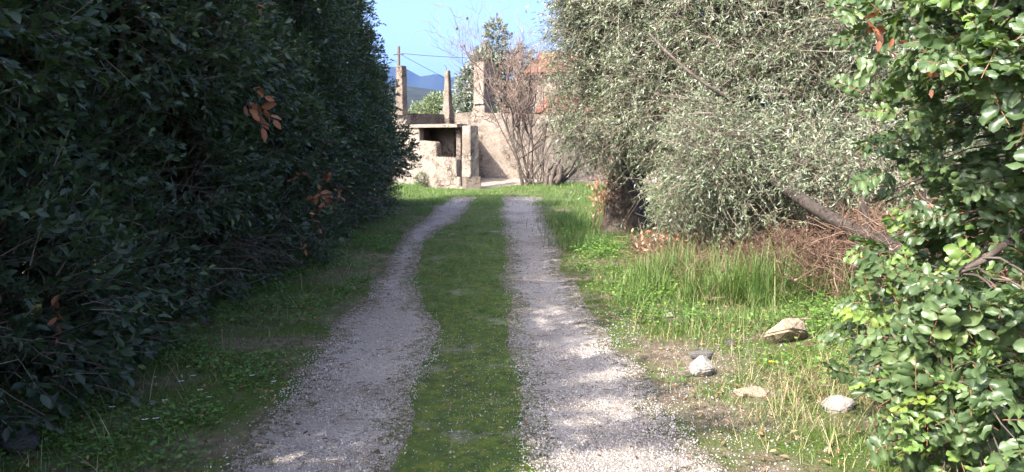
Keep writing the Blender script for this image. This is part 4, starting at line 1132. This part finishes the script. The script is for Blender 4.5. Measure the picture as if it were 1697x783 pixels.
# dry grass: tussocks at right foreground and thin stalks along the hedge
m = MB()
x = np.concatenate([rng.normal(2.0, 0.32, 1300), rng.uniform(-2.6, -1.9, 420), rng.uniform(1.0, 3.0, 900)])
y = np.concatenate([4.75 + rng.normal(size=1300) * 0.35, rng.uniform(3.4, 11, 420), rng.uniform(4.0, 9.0, 900)])
ok = rng.random(len(x)) < clearings(x, y + 0.05)
x, y = x[ok], y[ok]
k = len(x)
blades(m, x, y, rng.uniform(0.06, 0.24, k), rng.uniform(0.0016, 0.003, k), rng.uniform(0.2, 1.3, k), rng.uniform(0, 1, k))
tag(m.build('dry_grass', M['straw']), 'thin straw coloured dry grass on the verges', 'dry grass', kind='stuff')

# broad-leaved weeds
m = MB()
def hexleaf():
    a = np.arange(7) * 2 * math.pi / 7
    V = np.concatenate([[(0.5, 0, -0.08)], np.stack([0.5 + 0.5 * np.cos(a), 0.42 * np.sin(a), 0.05 * np.sin(a * 2)], -1)])
    return V, [np.array([(0, 1 + i, 1 + (i + 1) % 7) for i in range(7)])]
HX = hexleaf()
def weeds(mb, x, y, hmax, s0, s1, t0, t1):
    k = len(x); z = H(x, y) + hmax * rng.random(k) ** 1.4 + 0.008
    P = np.stack([x, y, z], -1); a = rng.uniform(0, 6.28, k)
    X = nrm(np.stack([np.cos(a), np.sin(a), rng.uniform(-0.3, 0.5, k)], -1)); N_ = nrm(rng.normal(size=(k, 3)) * 0.4 + np.array([0, 0, 1]))
    Y = nrm(np.cross(N_, X)); Z = np.cross(X, Y)
    mb.inst(HX[0], HX[1], P, X, Y, Z, rng.uniform(s0, s1, k), rng.uniform(t0, t1, k))
cl1 = lambda x, y: verge_right(x, y) * sm(0.42, 0.62, fbm(x * 1.4 + 60, y * 1.4, 3))
x, y = scatter(90000, 0.8, 4.6, 4.4, 15, cl1); weeds(m, x, y, 0.13, 0.015, 0.034, 0.2, 1)
cl2 = lambda x, y: verge_left(x, y) * sm(0.40, 0.6, fbm(x * 1.4 + 90, y * 1.4, 3))
x, y = scatter(60000, -3.2, -1.2, 3.0, 16, cl2); weeds(m, x, y, 0.08, 0.013, 0.030, 0.0, 0.7)
x, y = scatter(26000, -1.5, 0.25, 3.2, 18, median); weeds(m, x, y, 0.022, 0.006, 0.016, 0.0, 0.8)
tag(m.build('ground_weeds', M['weed']), 'low broad-leaved weeds and clover between the grasses', 'weeds', kind='stuff')

# gravel stones on the tracks
m = MB()
ico = bmesh.new(); bmesh.ops.create_icosphere(ico, subdivisions=1, radius=1.0)
PV = np.array([v.co[:] for v in ico.verts]); PF = np.array([[v.index for v in f.verts] for f in ico.faces]); ico.free()
OCT = (np.array([(1, 0, 0), (-1, 0, 0), (0, 1, 0), (0, -1, 0), (0, 0, 1), (0, 0, -.6)], float), [np.array([(0, 2, 4), (2, 1, 4), (1, 3, 4), (3, 0, 4), (2, 0, 5), (1, 2, 5), (3, 1, 5), (0, 3, 5)])])
def stony(x, y):
    l = lane(y); f = np.zeros(len(x))
    for a, b in ((l[0], l[1]), (l[2], l[3])):
        c, hw = (a + b) / 2, (b - a) / 2
        f = np.maximum(f, (1 - sm(0.75, 1.35, np.abs(x - c) / hw)))
    return np.maximum(f * (0.45 + 0.55 * sm(0.3, 0.6, fbm(x * 2.3, y * 2.3 + 33, 3))), 0.05 * (x > l[0] - 0.2) * (x < l[3] + 0.3) + 0.09 * (1 - 0.8 * sm(5, 8, y)) * (x > l[1]) * (x < l[2] + 0.1) * sm(0.4, 0.6, fbm(x * 3.3, y * 2.2 + 80, 3)))
def pebbles(n, y0, y1, s0, s1, tpl):
    x, y = scatter(n, -1.8, 1.5, y0, y1, stony); k = len(x)
    s = s0 + (s1 - s0) * rng.random(k) ** 3
    P = np.stack([x, y, H(x, y) + 0.016 + s * 0.15], -1)
    X = rdir(k); Y = nrm(np.cross(rdir(k), X)); Z = np.cross(X, Y)
    X = X * rng.uniform(0.7, 1.2, (k, 1)); Y = Y * rng.uniform(0.6, 1.1, (k, 1)); Z = Z * rng.uniform(0.4, 0.8, (k, 1))
    m.inst(tpl[0], tpl[1], P, X, Y, Z, s, np.clip(rng.normal(0.5, 0.22, k) + 0.4 * (rng.random(k) < 0.015) - 0.3 * ((x > lane(y)[1] + 0.05) & (x < lane(y)[2] - 0.05)), 0, 1))
pebbles(52000, 3.2, 6.5, 0.0035, 0.010, OCT)
pebbles(42000, 3.2, 9, 0.003, 0.007, OCT)
pebbles(34000, 6.5, 22, 0.0045, 0.011, OCT)
def stray(n, x0, x1, y0, y1):
    x, y = scatter(n, x0, x1, y0, y1, lambda x, y: (1 - 0.8 * sm(0.2, 1.4, x - lane(y)[3])) * sm(0.35, 0.6, fbm(x * 3, y * 3, 3))); k = len(x)
    sz = 0.003 + 0.009 * rng.random(k) ** 3
    X = rdir(k); Y = nrm(np.cross(rdir(k), X)); Z = np.cross(X, Y)
    m.inst(OCT[0], OCT[1], np.stack([x, y, H(x, y) + sz * 0.3], -1), X, Y * 0.8, Z * 0.6, sz, np.clip(rng.normal(0.28, 0.2, k), 0, 1))
stray(11000, 0.7, 2.6, 3.4, 7.5)
tag(m.build('loose_gravel', M['pebble']), 'loose pale limestone chippings on the wheel tracks', 'gravel', kind='stuff')

# leaf litter and bits of stick
m = MB()
x, y = scatter(30000, -3.4, 4, 3.2, 18, lambda x, y: 0.10 + 0.35 * (x < lane(y)[0]) + 0.45 * (x > lane(y)[3] + 0.1))
k = len(x); s = rng.uniform(0.012, 0.045, k)
P = np.stack([x, y, H(x, y) + 0.024 + 0.01 * rng.random(k)], -1); a = rng.uniform(0, 6.28, k)
X = nrm(np.stack([np.cos(a), np.sin(a), rng.normal(size=k) * 0.25], -1)); N_ = nrm(rng.normal(size=(k, 3)) * 0.35 + np.array([0, 0, 1])); Y = nrm(np.cross(N_, X)); Z = np.cross(X, Y)
m.inst(T_LEAF[0], T_LEAF[1], P, X, Y, Z, s, rng.random(k))
k = 260; x = rng.uniform(-1.6, 1.4, k); y = rng.uniform(3.4, 12, k); a = rng.uniform(0, 6.28, k); L = rng.uniform(0.03, 0.12, k)
q = np.linspace(0, 1, 3)
Q = np.stack([x[:, None] + np.cos(a)[:, None] * L[:, None] * q, y[:, None] + np.sin(a)[:, None] * L[:, None] * q, (H(x, y) + 0.026)[:, None] + 0 * q], -1)
m.tubes(Q, np.full((k, 3), 0.0022), 3, np.full(k, 0.1))
tag(m.build('leaf_litter', M['litter']), 'fallen brown leaves and bits of stick on the ground', 'litter', kind='stuff')

# ------------------------------------------------------------------ stones
def stone(label, x, y, sx, sy, sz, mat, seed, sink=0.25, rz=0.0, npts=16):
    r = random.Random(seed)
    bm = bmesh.new()
    for i in range(npts):
        v = Vector((r.gauss(0, 1), r.gauss(0, 1), r.gauss(0, 1))).normalized()
        bm.verts.new((v.x * sx * r.uniform(.85, 1.1), v.y * sy * r.uniform(.85, 1.1), v.z * sz * r.uniform(.85, 1.1)))
    ch_ = bmesh.ops.convex_hull(bm, input=bm.verts)
    bmesh.ops.delete(bm, geom=[g for g in ch_['geom_interior'] if isinstance(g, bmesh.types.BMVert)], context='VERTS')
    bmesh.ops.bevel(bm, geom=list(bm.edges), offset=min(sx, sy, sz) * 0.10, segments=2, affect='EDGES')
    bm.normal_update()
    for _ in range(2):
        es = [e for e in bm.edges if e.calc_length() > min(sx, sz) * 0.25]
        bmesh.ops.subdivide_edges(bm, edges=es, cuts=1)
    bmesh.ops.triangulate(bm, faces=[f for f in bm.faces if len(f.verts) > 4])
    bm.normal_update()
    for v in bm.verts:
        v.co += v.normal * min(sx, sz) * 0.10 * (float(fbm(v.co.x * 14 + seed, v.co.y * 14 + v.co.z * 11, 3)) - 0.5)
    bmesh.ops.rotate(bm, verts=bm.verts, cent=(0, 0, 0), matrix=Matrix.Rotation(rz, 3, 'Z'))
    me = bpy.data.meshes.new('stone'); bm.to_mesh(me); bm.free()
    o = link('stone', me, mat); o.location = (x, y, float(H(x, y)) + sz * (1 - 2 * sink))
    return tag(o, label, 'stone', 'loose stones on the verges')
stone('white angular stone at the edge of the gravel', 1.30, 5.38, 0.10, 0.085, 0.10, M['whiterock'], 5, 0.27, 0.4, 26)
stone('large brown split rock in the grass, biggest of the stones', 2.08, 6.05, 0.215, 0.15, 0.135, M['brownrock'], 12, 0.2, 0.3)
stone('pale flat stone under the lowest carob leaves', 1.94, 4.62, 0.115, 0.09, 0.062, M['rock'], 22, 0.36, 0.3, 40)
stone('dark grey stone half hidden behind the white angular stone', 1.38, 5.75, 0.10, 0.07, 0.06, M['greyrock'], 8, 0.25)
stone('small grey stone in the green grass farthest up the verge', 1.43, 7.2, 0.055, 0.045, 0.035, M['rock'], 15, 0.2)
stone('small bluish grey stone beside the large brown rock', 1.70, 6.1, 0.05, 0.04, 0.035, M['greyrock'], 31, 0.25)
stone('flat earthy stone slab between the white stone and the dry tussock', 1.52, 4.95, 0.13, 0.09, 0.04, M['brownrock'], 44, 0.3, 0.2)
stone('grey stone in the bottom left corner under the hedge', -2.55, 4.02, 0.13, 0.12, 0.07, M['greyrock'], 51, 0.3)

# ------------------------------------------------------------------ flowers
def flower(x, y, h, s):
    e = wempty('white_flower', (x, y, 0)); z = float(H(x, y)) + h
    tag(e, 'tiny white star flower in the shaded grass at the foot of the left hedge', 'flower', 'white flowers on the left verge')
    m = MB(); k = 6; a = np.arange(k) * 2 * math.pi / k + rng.random()
    X = nrm(np.stack([np.cos(a), np.sin(a), np.full(k, 0.3)], -1)); Y = np.stack([-np.sin(a), np.cos(a), np.zeros(k)], -1); Z = np.cross(X, Y)
    tilt = np.array([0.2, -0.5, 0])
    P = np.repeat(np.array([[x, y, z]]), k, 0)
    X = nrm(X + np.array([0, 0, 1]) * (X @ tilt)[:, None])
    m.inst(T_DIA[0] * np.array([1, 1.5, 1]), T_DIA[1], P, X, Y, Z, np.full(k, s), rng.random(k))
    m.build('petals', M['petal'], e)
    m = MB(); m.tubes(np.array([[[x, y, z - h], [x + 0.005, y, z - h / 2], [x, y, z]]]), np.full((1, 3), 0.0018), 4, [0.4])
    m.build('stem', M['weed'], e)
for px, py in ((-2.06, 5.05), (-2.12, 4.98), (-1.72, 5.10), (-1.92, 4.75), (-1.52, 5.02), (-2.02, 4.55), (-1.78, 4.6), (-2.3, 4.45), (-1.95, 4.3), (-2.0, 4.18)):
    flower(px + rng.uniform(-0.03, 0.03), py, rng.uniform(0.07, 0.11), rng.uniform(0.016, 0.022))
e = wempty('yellow_flower', (1.72, 5.2, 0)); tag(e, 'single orange-yellow flower in the weeds below the large brown rock', 'flower')
z = float(H(1.72, 5.2)) + 0.12
m = MB(); k = 9; a = np.arange(k) * 2 * math.pi / k
X = nrm(np.stack([np.cos(a), np.sin(a) * 0.8 , np.full(k, 0.5)], -1)); Y = np.stack([-np.sin(a), np.cos(a), np.zeros(k)], -1)
m.inst(T_DIA[0] * np.array([1, 1.3, 1]), T_DIA[1], np.repeat([[1.72, 5.2, z]], k, 0), X, Y, np.cross(X, Y), np.full(k, 0.022), rng.random(k))
m.build('petals', M['yellow'], e)
m = MB(); m.tubes(np.array([[[1.72, 5.2, z - 0.12], [1.725, 5.2, z - 0.06], [1.72, 5.2, z]]]), np.full((1, 3), 0.002), 4, [0.4]); m.build('stem', M['weed'], e)

# ------------------------------------------------------------------ haze
hz = bpy.data.meshes.new('haze'); bm = bmesh.new(); bmesh.ops.create_cube(bm, size=1.0)
for v in bm.verts:
    v.co = Vector((v.co.x * 20000, v.co.y * 20000, (v.co.z + 0.5) * 905 - 6))
bm.to_mesh(hz); bm.free()
hm, t, p, out = nodes('haze')
t.nodes.remove(p)
pv = nd(t, 'ShaderNodeVolumePrincipled'); pv.inputs['Color'].default_value = (0.20, 0.43, 1.0, 1); pv.inputs['Density'].default_value = 0.000036
pv.inputs['Anisotropy'].default_value = 0.0
t.links.new(pv.outputs[0], out.inputs['Volume'])
tag(link('haze', hz, hm), kind='stuff')

for o in list(bpy.data.objects):
    if '_w' in o: del o['_w']
